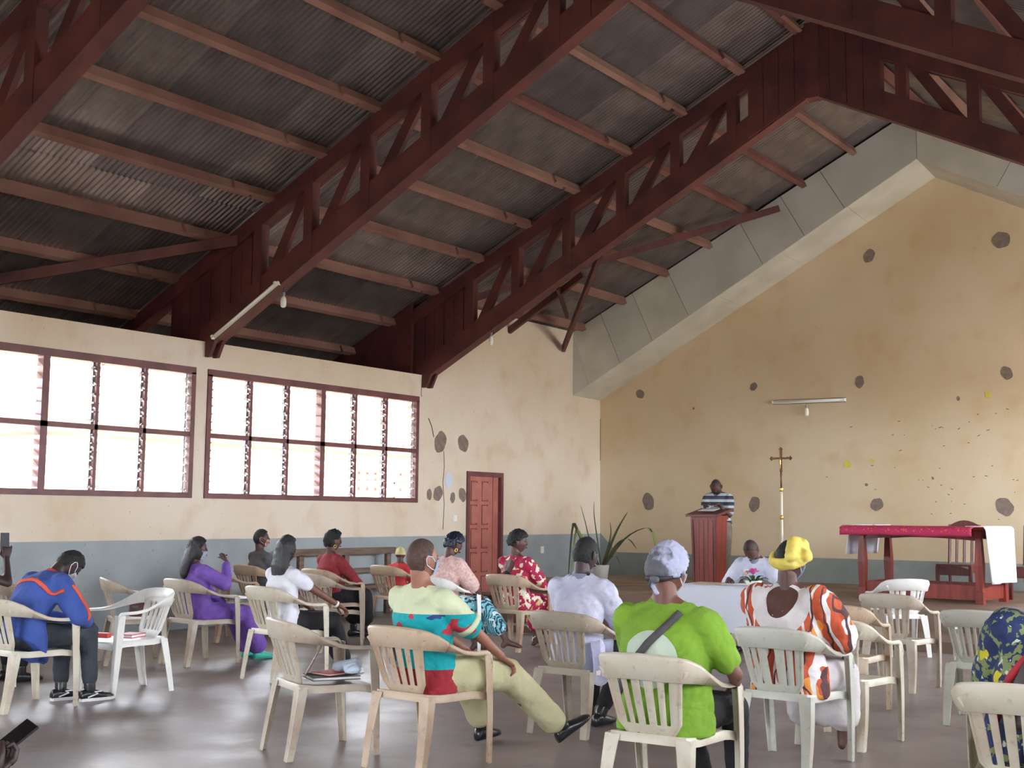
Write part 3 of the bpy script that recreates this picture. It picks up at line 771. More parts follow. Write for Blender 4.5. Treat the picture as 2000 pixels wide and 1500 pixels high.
# cloths on the altar
def drape(nx, ny, fn, th=.006):
    b = bmesh.new(); g = [[b.verts.new(fn(i/nx, j/ny)) for i in range(nx+1)] for j in range(ny+1)]
    for j in range(ny):
        for i in range(nx): b.faces.new((g[j][i], g[j][i+1], g[j+1][i+1], g[j+1][i]))
    bmesh.ops.recalc_face_normals(b, faces=b.faces[:])
    bmesh.ops.solidify(b, geom=b.faces[:], thickness=th)
    return b
def on_altar(nm, b, m, label, cat='cloth'):
    o = obj(nm, b, m, smooth=True, loc=al.location[:], rot=(0, 0, al.rotation_euler.z)); return tag(o, label, cat)
mg = bpy.data.materials.new('magenta_brocade'); mg.use_nodes = True; nt = mg.node_tree; p = nt.nodes['Principled BSDF']; p.inputs['Roughness'].default_value = .7
tcn = nn(nt, 'ShaderNodeTexCoord'); v = nn(nt, 'ShaderNodeTexVoronoi'); v.inputs['Scale'].default_value = 26; nt.links.new(tcn.outputs['Object'], v.inputs[0])
sp_ = nn(nt, 'ShaderNodeSeparateXYZ'); nt.links.new(tcn.outputs['Object'], sp_.inputs[0])
band = mth(nt, 'MULTIPLY', mth(nt, 'LESS_THAN', v.outputs['Distance'], .32), mth(nt, 'GREATER_THAN', sp_.outputs['Z'], .93))
nt.links.new(mixc(nt, band, srgb(176, 40, 84), srgb(214, 98, 62)), p.inputs['Base Color'])
def f_mag(u, v_):
    x = lerp(-hx+.04, hx-.02, u); fold = .004*math.sin(x*14)
    if v_ < .55: return (x, lerp(-.05, -hx-.012, v_/.55), th+.006+.002*math.sin(x*9+v_*4))
    return (x, -hx-.014-.006*abs(math.sin(x*11)), th-.12*(v_-.55)/.45-.012*math.sin(x*5)*(v_-.55)+fold)
on_altar('altar_cloth', drape(40, 8, f_mag), mg, 'magenta cloth with orange woven pattern hanging over the altar front')
M_tow = mat('white_towelling', srgb(226, 230, 240), .95, bump=.4, bscale=120)
M_tow2 = mat('white_striped_towelling', srgb(226, 230, 242), .95, srgb(150, 138, 146), 5, stretch=(0, 1, 0), ramp=(.58, .60))
def f_tr(u, v_):
    y = lerp(-.54, .50, u); e = .02*math.sin(u*PI*3.1)+.01*math.sin(u*9)
    d = v_*.95
    if d < .26: return (hx-.25+d, y, th+.014)
    return (hx+.016+.02*abs(e)+.05*(d-.26)+.05*math.sin(u*9)*(d-.26), y*(1-.25*(d-.26)), th+.014-(d-.26)*1.08)
on_altar('white_towel', drape(14, 16, f_tr, .012), M_tow, 'long white towel hanging over the right end of the altar table', 'towel')
def f_tl(u, v_):
    y = lerp(-.54, .50, u); d = v_*.56
    if d < .15: return (-hx+.13-d, y, th+.012)
    return (-hx-.014-.14*(d-.15)-.03*abs(math.sin(u*PI*2.3)), y*(1+.1*(d-.15)), th+.012-(d-.15)*1.0)
on_altar('white_towel', drape(16, 10, f_tl, .012), M_tow2, 'shorter white towel with grey stripes hanging over the left end of the altar table', 'towel')
# wooden chairs behind the altar
def wooden_chair(x, y, rz, label):
    t = thing('wooden_chair', (x, y, SZ), R(rz), label, 'chair', 'wooden chairs behind the altar')
    b = bmesh.new(); n = 10
    pts = [(-.25, -.22), (.25, -.22), (.25, .24)]+[(.25-.5*i/n, .24+.0*math.sin(PI*i/n)) for i in range(1, n)]+[(-.25, .24)]
    prism(b, [(-.25, -.22), (.25, -.22), (.25, .24), (-.25, .24)], 'z', .43, .455); obj('seat', b, M_mahog2, t)
    b = bmesh.new()
    prism(b, [(-.24, .30), (-.24, .385)]+[(-.24+.48*i/10, .385+.055*math.sin(PI*i/10)) for i in range(1, 10)]+[(.24, .385), (.24, .30)], 'y', .225, .245); obj('front_rail', b, M_mahog2, t)
    for s in (-1, 1):
        obj('side_rail', bbox(s*.235-.01, s*.235+.01, -.2, .23, .34, .43), M_mahog2, t)
        b = bmesh.new(); box(b, s*.235-.022, s*.235+.022, .2, .245, 0, .43); obj('leg', b, M_mahog2, t)
        b = bmesh.new(); tube(b, [(s*.215, -.24, 0), (s*.215, -.21, .43), (s*.215, -.28, 1.02)], [(.024, .018)]*3, 6); obj('leg', b, M_mahog2, t)
    for k in range(3):
        b = bmesh.new(); X = -.11+.11*k; tube(b, [(X, -.215, .47), (X, -.275, .97)], [(.022, .009)]*2, 6); obj('back_splat', b, M_mahog2, t)
    b = bmesh.new(); prism(b, [(-.235, .95)]+[(-.235+.47*i/12, 1.0+.085*math.sin(PI*i/12)) for i in range(13)]+[(.235, .95)], 'y', -.29, -.265); obj('crest_rail', b, M_mahog2, t)
    return t
wooden_chair(-5.0, 18.35, 176, 'dark red slat-back wooden chair behind the middle of the altar table')
wooden_chair(-3.95, 18.2, 170, 'second slat-back wooden chair, behind the white towel at the right edge')
# draped table where a man writes
tb = thing('side_table', (-5.66, 12.08, 0), R(3), 'small table under a white cloth in front of the lectern', 'table')
tx, ty, tz = .47, .31, .725
obj('tabletop', bbox(-tx, tx, -ty, ty, tz-.025, tz), M_mahog, tb)
for s in (-1, 1):
    for q in (-1, 1): obj('leg', bbox(s*(tx-.06)-.025, s*(tx-.06)+.025, q*(ty-.06)-.025, q*(ty-.06)+.025, 0, tz-.025), M_mahog, tb)
cb = bmesh.new(); prof = []
n = 96
per = []
for k in range(n):
    t = k/n*4; s = int(t); f = t-s
    c = [(-1, -1), (1, -1), (1, 1), (-1, 1)]; a0 = c[s]; a1 = c[(s+1) % 4]
    per.append((lerp(a0[0], a1[0], f), lerp(a0[1], a1[1], f)))
rings = []
for j in range(9):
    d = max(0, j-1)/7; rg = []
    for k, (px_, py_) in enumerate(per):
        w = .012+.026*d*math.sin(k*PI*2/8.0+math.sin(k*.5))+.02*d
        if j == 0: rg.append(cb.verts.new((px_*(tx-.04), py_*(ty-.04), tz+.006)))
        else: rg.append(cb.verts.new((px_*(tx+w), py_*(ty+w), tz+.006-(.46+.012*math.sin(k*.9))*d)))
    rings.append(rg)
cb.faces.new(rings[0])
for j in range(8):
    for k in range(n): cb.faces.new((rings[j][k], rings[j+1][k], rings[j+1][(k+1) % n], rings[j][(k+1) % n]))
bmesh.ops.recalc_face_normals(cb, faces=cb.faces[:])
M_linen = mat('white_linen', srgb(216, 220, 232), .85, bump=.15, bscale=60)
tag(obj('tablecloth', cb, M_linen, smooth=True, loc=(-5.66, 12.08, 0), rot=(0, 0, R(3))), 'white tablecloth draped over the table where a man writes', 'tablecloth')
# papers, flowers in a bowl on it
for (x, y, rz, label, m) in [(-5.88, 12.03, 10, 'yellow-edged paper folder lying at the left of the white tablecloth', mat('buff_card', srgb(206, 176, 118), .7)),
                           (-5.5, 12.2, -8, 'white sheet of paper under the writing hand on the tablecloth', mat('paper', srgb(240, 240, 240), .7))]:
    o = obj('paper_sheet', bbox(-.15, .15, -.105, .105, 0, .006), m, loc=(x, y, tz+.008), rot=(0, 0, R(rz))); tag(o, label, 'paper')
fv = thing('flower_arrangement', (-5.36, 12.0, tz+.008), 0, 'pink flower with dark leaves in a small white bowl on the tablecloth', 'flowers')
b = bmesh.new(); lathe(b, [(.04, 0), (.075, .02), (.09, .055), (.082, .055), (.05, .03)], 18); obj('bowl', b, M_white, fv, smooth=True)
M_leaf = mat('flower_leaf', srgb(48, 84, 54), .5); M_pink = mat('pink_petal', srgb(232, 120, 196), .6, srgb(214, 84, 168), 30)
def leafmesh(b, base, tip, w, bend=.02, n=5):
    base, tip = Vector(base), Vector(tip); d = tip-base; s = d.cross(Vector((0, 0, 1)))
    s = (s if s.length > 1e-4 else Vector((1, 0, 0))).normalized(); L_ = []; R_ = []; M_ = []
    for i in range(n+1):
        t = i/n; c = base+d*t+Vector((0, 0, bend*math.sin(PI*t))); ww = w*math.sin(PI*min(.98, .12+.86*t))
        L_.append(b.verts.new(c-s*ww)); R_.append(b.verts.new(c+s*ww)); M_.append(b.verts.new(c-Vector((0, 0, ww*.35))))
    for i in range(n):
        b.faces.new((L_[i], M_[i], M_[i+1], L_[i+1])); b.faces.new((M_[i], R_[i], R_[i+1], M_[i+1]))
for k in range(7):
    a = k*PI*2/7+.3; b = bmesh.new(); leafmesh(b, (.03*math.cos(a), .03*math.sin(a), .05), (.17*math.cos(a), .12*math.sin(a), .07+.03*math.sin(k)), .03, .03); obj('leaf', b, M_leaf, fv)
for (cx, cy, cz, rr) in [(0, -.01, .14, .075), (-.09, .02, .12, .045)]:
    for k in range(10):
        a = k*2.4; e = rr*(.4+.6*k/10); b = bmesh.new()
        leafmesh(b, (cx, cy, cz-.02), (cx+e*math.cos(a), cy+e*math.sin(a), cz+.05-.04*k/10), .03, .015, 4); obj('petal', b, M_pink if cx == 0 else mat('cream_petal', srgb(226, 214, 206), .6), fv)
# wooden benches along the left wall
M_bench = mat('grey_brown_wood', srgb(126, 106, 92), .8, srgb(98, 80, 70), 3, stretch=(8, .8, 8))
M_bench2 = mat('brown_wood', srgb(112, 76, 62), .75, srgb(84, 56, 48), 3, stretch=(.8, 8, 8))
bn = thing('wooden_bench', (-11.95, 12.85, 0), 0, 'long grey-brown wooden bench against the left wall behind the woman in red', 'bench')
obj('back_plank', bbox(-.06, .0, -1.1, 1.15, .86, .955), M_bench, bn)
obj('back_plank', bbox(-.05, -.01, -.95, 1.15, .60, .67), M_bench, bn)
obj('seat_plank', bbox(.02, .34, -1.1, 1.15, .40, .44), M_bench, bn)
for yy in (-.8, .1, 1.0):
    obj('bench_end', bbox(-.055, .0, yy-.045, yy+.045, 0, .87), M_bench, bn); obj('bench_leg', bbox(.27, .32, yy-.04, yy+.04, 0, .40), M_bench, bn); obj('seat_bearer', bbox(0, .3, yy-.03, yy+.03, .33, .40), M_bench, bn)
b2 = thing('kneeler_bench', (-8.98, 12.9, 0), 0, 'low dark brown wooden bench in front of the door, left of the floral dress', 'bench')
obj('seat_plank', bbox(-.55, .45, -.14, .14, .42, .465), M_bench2, b2)
obj('foot_rail', bbox(-.5, 1.0, -.45, -.33, .02, .09), M_bench2, b2)
for xx in (-.42, .32): obj('bench_leg', bbox(xx-.045, xx+.045, -.11, .11, 0, .42), M_bench2, b2)
b3 = thing('low_table', (-10.35, 13.1, 0), 0, 'low brown wooden stool top beside the child, behind the teal shirt', 'stool')
obj('stool_top', bbox(-.05, .5, -.2, .2, .48, .53), M_bench2, b3)
for xx in (0, .44):
    for yy in (-.15, .15): obj('leg', bbox(xx-.02, xx+.02, yy-.02, yy+.02, 0, .48), M_bench2, b3)
# potted plant in the corner of the platform
pl = thing('potted_plant', (-10.75, 17.9, SZ), 0, 'spiky long-leaved plant in a white bucket on the platform corner', 'plant')
b = bmesh.new(); lathe(b, [(.10, 0), (.135, .27), (.14, .28), (.128, .275), (.12, .22)], 20); obj('bucket', b, M_white, pl, smooth=True)
b = bmesh.new(); lathe(b, [(.118, .2), (.118, .225)], 16); obj('soil', b, mat('soil', srgb(70, 52, 40), .95), pl)
M_dr = mat('dracaena_leaf', srgb(62, 78, 56), .5, srgb(96, 92, 60), 5); M_dr2 = mat('yellow_green_leaf', srgb(150, 166, 96), .5)
def strap_leaf(pts, w, m):
    b = bmesh.new(); P_ = [Vector(p) for p in pts]; n = 12; L_ = []; R_ = []; M_ = []
    for i in range(n+1):
        t = i/n; k = t*(len(P_)-1); j = min(int(k), len(P_)-2); f = k-j
        p0 = P_[max(j-1, 0)]; p1 = P_[j]; p2 = P_[j+1]; p3 = P_[min(j+2, len(P_)-1)]
        c = .5*((2*p1)+(p2-p0)*f+(2*p0-5*p1+4*p2-p3)*f*f+(3*p1-p0-3*p2+p3)*f**3)
        s = Vector((.8, .55, 0)).normalized(); ww = w*(1-t)**.6*min(1, .4+3*t)
        L_.append(b.verts.new(c-s*ww)); R_.append(b.verts.new(c+s*ww)); M_.append(b.verts.new(c+Vector((.2*ww, -.4*ww, -.1*ww))))
    for i in range(n): b.faces.new((L_[i], M_[i], M_[i+1], L_[i+1])); b.faces.new((M_[i], R_[i], R_[i+1], M_[i+1]))
    obj('strap_leaf', b, m, pl, smooth=True)
for pts, w, m in [
    ([(0, 0, .2), (.15, 0, .55), (.33, 0, .9), (.52, 0, 1.18)], .035, M_dr), ([(0, 0, .2), (-.06, 0, .6), (-.14, .0, 1.1), (-.14, 0, 1.35)], .016, M_dr),
    ([(0, 0, .2), (-.2, 0, .6), (-.32, 0, 1.0), (-.42, 0, 1.3)], .016, M_dr), ([(.02, 0, .2), (.3, 0, .62), (.52, 0, .72), (.72, -.05, .55)], .03, M_dr),
    ([(.02, 0, .2), (.4, .05, .7), (.78, .05, .9), (.98, .0, .83), (1.06, 0, .35)], .028, M_dr), ([(.9, .03, .88), (1.0, 0, .8), (1.08, 0, .45), (1.1, 0, .3)], .03, M_dr2),
    ([(0, 0, .2), (-.3, 0, .55), (-.5, 0, .9), (-.56, 0, .95), (-.62, 0, .5), (-.66, 0, -.05)], .035, M_dr), ([(-.1, 0, .3), (-.4, 0, .75), (-.5, 0, .85), (-.56, 0, .4), (-.6, 0, .1)], .03, M_dr2),
    ([(.02, 0, .2), (.18, 0, .4), (.3, 0, .42), (.36, 0, .3)], .02, M_dr), ([(0, 0, .2), (.05, .1, .5), (.1, .15, .8), (.05, .2, 1.0)], .02, M_dr)]:
    strap_leaf(pts, w, m)
# tube lamps and bulbs
def tube_lamp(loc, L_, rot, label):
    t = thing('tube_lamp', loc, 0, label, 'lamp'); t.rotation_euler = rot
    obj('batten', bbox(-L_/2, L_/2, -.028, .0, -.03, .03), M_white, t)
    b = bmesh.new(); tube(b, [(-L_/2+.03, -.055, 0), (L_/2-.03, -.055, 0)], .017, 12); obj('tube', b, mat('milk_glass', srgb(240, 242, 236), .2), t, smooth=True)
    for s in (-1, 1): obj('tube_holder', bbox(s*(L_/2-.02)-.015, s*(L_/2-.02)+.015, -.075, 0, -.025, .025), M_white, t)
    for s in (-1, 1): obj('rim', bbox(-L_/2, L_/2, -.034, -.002, s*.034-.004, s*.034+.004), M_bronze, t)
    return t
tube_lamp((-7.98, 20.27, 3.45), 1.32, (0, R(0.5), 0), 'unlit tube lamp fixed on the back wall above the crucifix')
th_ = math.atan(.5227)
tl_ = tube_lamp((-11.38, 10.4, 3.93), 1.28, (R(0), -th_, 0), 'unlit tube lamp fixed along the foot of the middle truss')
def bulb(loc, L_, label, col=(240, 240, 232)):
    t = thing('hanging_bulb', loc, 0, label, 'bulb')
    b = bmesh.new(); tube(b, [(0, 0, 0), (0, 0, -L_)], .004, 6); obj('flex', b, M_dark, t)
    b = bmesh.new(); lathe(b, [(.016, -L_-.05), (.02, -L_)], 12); obj('lamp_holder', b, M_gmetal, t)
    b = bmesh.new(); lathe(b, [(.012, -L_-.19), (.032, -L_-.175), (.036, -L_-.14), (.034, -L_-.08), (.018, -L_-.05)], 14); obj('bulb', b, mat('bulb_glass', srgb(*col), .2), t, smooth=True)
bulb((-10.70, 10.36, 4.16), .06, 'white energy-saving bulb hanging at the upper end of the truss tube lamp')
bulb((-10.79, 14.75, 4.27), .10, 'small pale bulb hanging under the farthest truss above the door')
bulb((-8.0, 20.2, 3.40), .02, 'small bulb just below the tube lamp on the back wall')
# ---------------------------------------------------------------- people
def clouds(nm, sc):
    t = bpy.data.textures.new(nm, 'CLOUDS'); t.noise_scale = sc; t.noise_depth = 2; return t
TX = clouds('folds', .09); TX2 = clouds('folds_fine', .045); TXh = clouds('curls', .02)
def fuse(b, name, m, parent, voxel=.012, smooth=6, disp=0, tex=None, keep=None, mats=None):
    """melt a bmesh of overlapping closed shapes into one continuous surface"""
    me = bpy.data.meshes.new(name); b.to_mesh(me); b.free()
    o = bpy.data.objects.new(name, me); C.objects.link(o)
    r = o.modifiers.new('r', 'REMESH'); r.mode = 'VOXEL'; r.voxel_size = voxel
    s = o.modifiers.new('s', 'SMOOTH'); s.factor = .6; s.iterations = smooth
    if disp:
        d = o.modifiers.new('d', 'DISPLACE'); d.texture = tex or TX; d.strength = disp; d.mid_level = .5
        s = o.modifiers.new('s2', 'SMOOTH'); s.factor = .5; s.iterations = 1
    dg = bpy.context.evaluated_depsgraph_get(); ev = o.evaluated_get(dg)
    me2 = bpy.data.meshes.new_from_object(ev); bpy.data.objects.remove(o); bpy.data.meshes.remove(me)
    if keep is not None:     # shapes joined unfused (head, hands)
        bb = bmesh.new(); bb.from_mesh(me2); n0 = len(bb.faces)
        keep.to_mesh(me2); bb.from_mesh(me2); keep.free(); bb.to_mesh(me2); bb.free()
    me2.name = name
    me2.materials.clear()
    for q in (mats or [m]): me2.materials.append(q)
    me2.polygons.foreach_set('use_smooth', [True]*len(me2.polygons))
    o = bpy.data.objects.new(name, me2); C.objects.link(o)
    if parent: o.parent = parent
    return o
def cap(b, p, q, r0, r1=None, flat=1, seg=12):
    """tapered capsule"""
    p, q = Vector(p), Vector(q); r1 = r0 if r1 is None else r1
    d = q-p; L_ = max(d.length, 1e-4); d /= L_
    pts, rad = [], []
    for a in (-90, -60, -30): pts.append(p+d*math.sin(R(a))*r0); rad.append(max(.001, math.cos(R(a))*r0))
    for i in range(5): t = i/4; pts.append(p.lerp(q, t)); rad.append(lerp(r0, r1, t))
    for a in (30, 60, 90): pts.append(q+d*math.sin(R(a))*r1); rad.append(max(.001, math.cos(R(a))*r1))
    tube(b, pts, [(r*flat, r) if flat != 1 else r for r in rad], seg)
def loft(b, secs, seg=20):
    """secs: (center, xaxis vec, yaxis vec) ellipse sections"""
    rings = []
    for c, ax, ay in secs:
        rings.append([b.verts.new(Vector(c)+Vector(ax)*math.cos(2*PI*k/seg)+Vector(ay)*math.sin(2*PI*k/seg)) for k in range(seg)])
    for i in range(len(rings)-1):
        for k in range(seg): b.faces.new((rings[i][k], rings[i][(k+1) % seg], rings[i+1][(k+1) % seg], rings[i+1][k]))
    b.faces.new(rings[0][::-1]); b.faces.new(rings[-1])
def ik(a, c, l1, l2, hint):
    a, c = Vector(a), Vector(c); d = c-a; L_ = d.length
    if L_ > (l1+l2)*.999: c = a+d.normalized()*(l1+l2)*.999; d = c-a; L_ = d.length
    x = (l1*l1-l2*l2+L_*L_)/(2*L_); h = math.sqrt(max(0, l1*l1-x*x)); u = d/L_
    v = Vector(hint); v = (v-u*v.dot(u)).normalized()
    return a+u*x+v*h, c
def head_shape(d, grow=0.0):
    """unit direction -> point on the head; local axes x right, y forward, z up; origin mid head"""
    x, y, z = d
    rx, ry, rz = .076, .097, .118
    p = Vector((x*rx, y*ry, z*rz))
    if z < 0:
        t = -z; p.x *= 1-.30*t*t; 
        if y > 0: p.y *= 1-.10*t
        else: p.y *= 1-.30*t
    if z > .3: p.x *= 1-.05*(z-.3)
    if y > .6: p.y = p.y*(1-.06*(y-.6)/.4)
    if not grow:
        def g(cx, cz, s): return math.exp(-((x-cx)**2+(z-cz)**2)/s) if y > 0 else 0
        p.y += .020*g(0, -.12, .012)+.013*g(0, -.22, .008)+.008*g(0, .03, .02)   # nose
        p.y -= .010*(g(.38, .06, .02)+g(-.38, .06, .02))                            # eye sockets
        p.y += .007*g(0, -.52, .012)+.006*g(0, -.80, .03)                          # lips, chin
        p.y += .004*(g(.3, .22, .03)+g(-.3, .22, .03))
    else:
        n = p.normalized(); p += n*grow
    return p
def rotm(yaw, pitch, roll=0): return (Matrix.Rotation(R(yaw), 3, 'Z') @ Matrix.Rotation(R(pitch), 3, 'X') @ Matrix.Rotation(R(roll), 3, 'Y'))
def add_head(b, c, M, s=1.0, skin=0, eye=1, lip=2):
    vs = bmesh.ops.create_icosphere(b, subdivisions=4, radius=1)['verts']
    for v in vs: v.co = Vector(c)+M @ (head_shape(v.co.normalized())*s)
    for sx_ in (-1, 1):
        # ear
        E = M @ Matrix.Rotation(R(sx_*18), 3, 'Z')
        for (o_, r_) in (((sx_*.078, -.006, -.006), (.009, .019, .031)), ((sx_*.083, -.012, .008), (.007, .016, .022))):
            w = bmesh.ops.create_icosphere(b, subdivisions=2, radius=1)['verts']
            for v in w: v.co = Vector(c)+M @ (Vector(o_)*s)+E @ (Vector((v.co.x*r_[0], v.co.y*r_[1], v.co.z*r_[2]))*s)
        w = bmesh.ops.create_icosphere(b, subdivisions=2, radius=1)['verts']
        fs = set()
        for v in w:
            v.co = Vector(c)+M @ ((Vector((sx_*.031, .083, .008))+Vector((v.co.x*.013, v.co.y*.009, v.co.z*.006)))*s); fs |= set(v.link_faces)
        for f in fs: f.material_index = eye
    w = bmesh.ops.create_icosphere(b, subdivisions=2, radius=1)['verts']; fs = set()
    for v in w:
        v.co = Vector(c)+M @ ((Vector((0, .0955, -.058))+Vector((v.co.x*.022, v.co.y*.008, v.co.z*.008)))*s); fs |= set(v.link_faces)
    for f in fs: f.material_index = lip
def add_hand(b, wrist, d, n, side, curl=.5, s=1.0):
    """d pointing direction, n back-of-hand normal, side +1 right / -1 left"""
    d = Vector(d).normalized(); n = Vector(n); n = (n-d*n.dot(d)).normalized(); x = d.cross(n)*side   # x toward little finger -> thumb is -x
    w = Vector(wrist)
    P_ = lambda a, e, f: w+(x*a+d*e+n*f)*s
    loft(b, [(P_(0, -.02, 0), x*.024*s, n*.017*s), (P_(0, .02, 0), x*.030*s, n*.016*s), (P_(.002, .055, 0), x*.038*s, n*.014*s), (P_(.002, .088, 0), x*.038*s, n*.012*s), (P_(.002, .094, 0), x*.03*s, n*.008*s)], 12)
    for i, (a, L_, r) in enumerate([(-.029, .072, .0088), (-.010, .080, .009), (.010, .075, .0086), (.029, .060, .0075)]):
        p = Vector((a, .082, .0)); pts = [P_(a, .07, 0)]; ang_ = 0; rr = [r*s*1.05]
        e, f = .086, 0
        for k, fr in enumerate((.42, .32, .26)):
            ang_ += curl*(.55+.25*k)+i*.05*curl
            pts.append(P_(a*(1+.12*k), e, f)); rr.append(r*s*(1-.08*k))
            e += L_*fr*math.cos(ang_); f -= L_*fr*math.sin(ang_)
        pts.append(P_(a*1.2, e, f)); rr.append(r*s*.7); pts.append(P_(a*1.2, e+.003*math.cos(ang_), f-.003*math.sin(ang_))); rr.append(r*s*.25)
        tube(b, pts, rr, 7)
    t0 = P_(-.020, .012, -.004); t1 = P_(-.045, .040, -.014-.01*curl); t2 = P_(-.052+.01*curl, .068, -.022-.02*curl); t3 = P_(-.046+.018*curl, .092, -.03-.03*curl)
    tube(b, [t0, t1, t2, t3, t3+(t3-t2)*.1], [.014*s, .012*s, .0100*s, .0085*s, .003*s], 7)
def eyes_mats(skin, lips): return [skin, mat('eye_dark', (.02, .015, .012), .2), lips]
def skin(name, c): return mat(name, srgb(*c), .5, tuple(v*.8 for v in srgb(*c)), 12, bump=.05, bscale=200)
SK1 = skin('deep_brown_skin', (92, 62, 56)); SK2 = skin('brown_skin', (120, 78, 66)); SK3 = skin('light_brown_skin', (158, 108, 88)); SK0 = skin('very_dark_skin', (66, 50, 50))
LIP = mat('lip', srgb(110, 62, 58), .4)
HAIRM = mat('black_hair', srgb(34, 32, 34), .6, srgb(20, 19, 21), 40, bump=.6, bscale=160)
HAIRL = mat('long_black_hair', srgb(40, 40, 44), .42, srgb(24, 24, 27), 8, bump=.6, bscale=70, stretch=(6, 6, .6))
M_mask = mat('blue_mask', srgb(196, 210, 228), .7); M_maskw = mat('white_mask', srgb(232, 232, 236), .7)
def cloth(name, c, c2=None, bump=.35, rough=.85): return mat(name, srgb(*c), rough, srgb(*c2) if c2 else tuple(v*.82 for v in srgb(*c)), 5, bump=bump, bscale=9)
def print_mat(name, ground, spots, scale=9, thr=.33, distort=0, stripes=None, rough=.8):
    """printed fabric: spots = list of (colour, seed offset, threshold)"""
    m = bpy.data.materials.new(name); m.use_nodes = True; nt = m.node_tree; L = nt.links; p = nt.nodes['Principled BSDF']; p.inputs['Roughness'].default_value = rough
    t = nn(nt, 'ShaderNodeTexCoord'); c = srgb(*ground)
    for k, (col, off, th_, sc, kind) in enumerate(spots):
        mp = nn(nt, 'ShaderNodeMapping'); mp.inputs['Location'].default_value = (off, off*1.7, off*.6); L.new(t.outputs['Object'], mp.inputs[0])
        if kind == 'v':
            v = nn(nt, 'ShaderNodeTexVoronoi'); v.inputs['Scale'].default_value = sc; L.new(mp.outputs[0], v.inputs[0]); f = mth(nt, 'LESS_THAN', v.outputs['Distance'], th_)
        elif kind == 'n':
            v = nn(nt, 'ShaderNodeTexNoise'); v.inputs['Scale'].default_value = sc; v.inputs['Detail'].default_value = 2; L.new(mp.outputs[0], v.inputs[0]); f = mth(nt, 'GREATER_THAN', v.outputs[0], th_)
        elif kind == 'w':
            v = nn(nt, 'ShaderNodeTexWave'); v.inputs['Scale'].default_value = sc; v.inputs['Distortion'].default_value = 9; v.inputs['Detail Scale'].default_value = .8; L.new(mp.outputs[0], v.inputs[0]); f = mth(nt, 'GREATER_THAN', v.outputs[0], th_)
        elif kind == 'z':   # horizontal stripes
            s_ = nn(nt, 'ShaderNodeSeparateXYZ'); L.new(mp.outputs[0], s_.inputs[0]); f = mth(nt, 'LESS_THAN', mth(nt, 'FRACT', mth(nt, 'MULTIPLY', s_.outputs['Z'], sc)), th_)
        elif kind == 'zt':   # above a height
            s_ = nn(nt, 'ShaderNodeSeparateXYZ'); L.new(t.outputs['Object'], s_.inputs[0]); f = mth(nt, 'GREATER_THAN', s_.outputs['Z'], th_)
        elif kind == 'zb':
            s_ = nn(nt, 'ShaderNodeSeparateXYZ'); L.new(t.outputs['Object'], s_.inputs[0]); f = mth(nt, 'LESS_THAN', s_.outputs['Z'], th_)
        elif kind == 'disc':   # round print on the back: (x, z, radius) in off, th
            s_ = nn(nt, 'ShaderNodeSeparateXYZ'); L.new(t.outputs['Object'], s_.inputs[0])
            dx = mth(nt, 'SUBTRACT', s_.outputs['X'], sc[0]); dz = mth(nt, 'SUBTRACT', s_.outputs['Z'], sc[1])
            q = mth(nt, 'ADD', mth(nt, 'MULTIPLY', dx, dx), mth(nt, 'MULTIPLY', dz, dz)); f = mth(nt, 'MULTIPLY', mth(nt, 'LESS_THAN', q, th_*th_), mth(nt, 'LESS_THAN', s_.outputs['Y'], 0.0))
        c = mixc(nt, f, c, srgb(*col))
    L.new(c, p.inputs['Base Color'])
    n = nn(nt, 'ShaderNodeTexNoise'); n.inputs['Scale'].default_value = 9; n.inputs['Distortion'].default_value = .6; L.new(t.outputs['Object'], n.inputs[0])
    b = nn(nt, 'ShaderNodeBump'); b.inputs['Strength'].default_value = .4; b.inputs['Distance'].default_value = .05; L.new(n.outputs[0], b.inputs['Height']); L.new(b.outputs[0], p.inputs['Normal'])
    return m

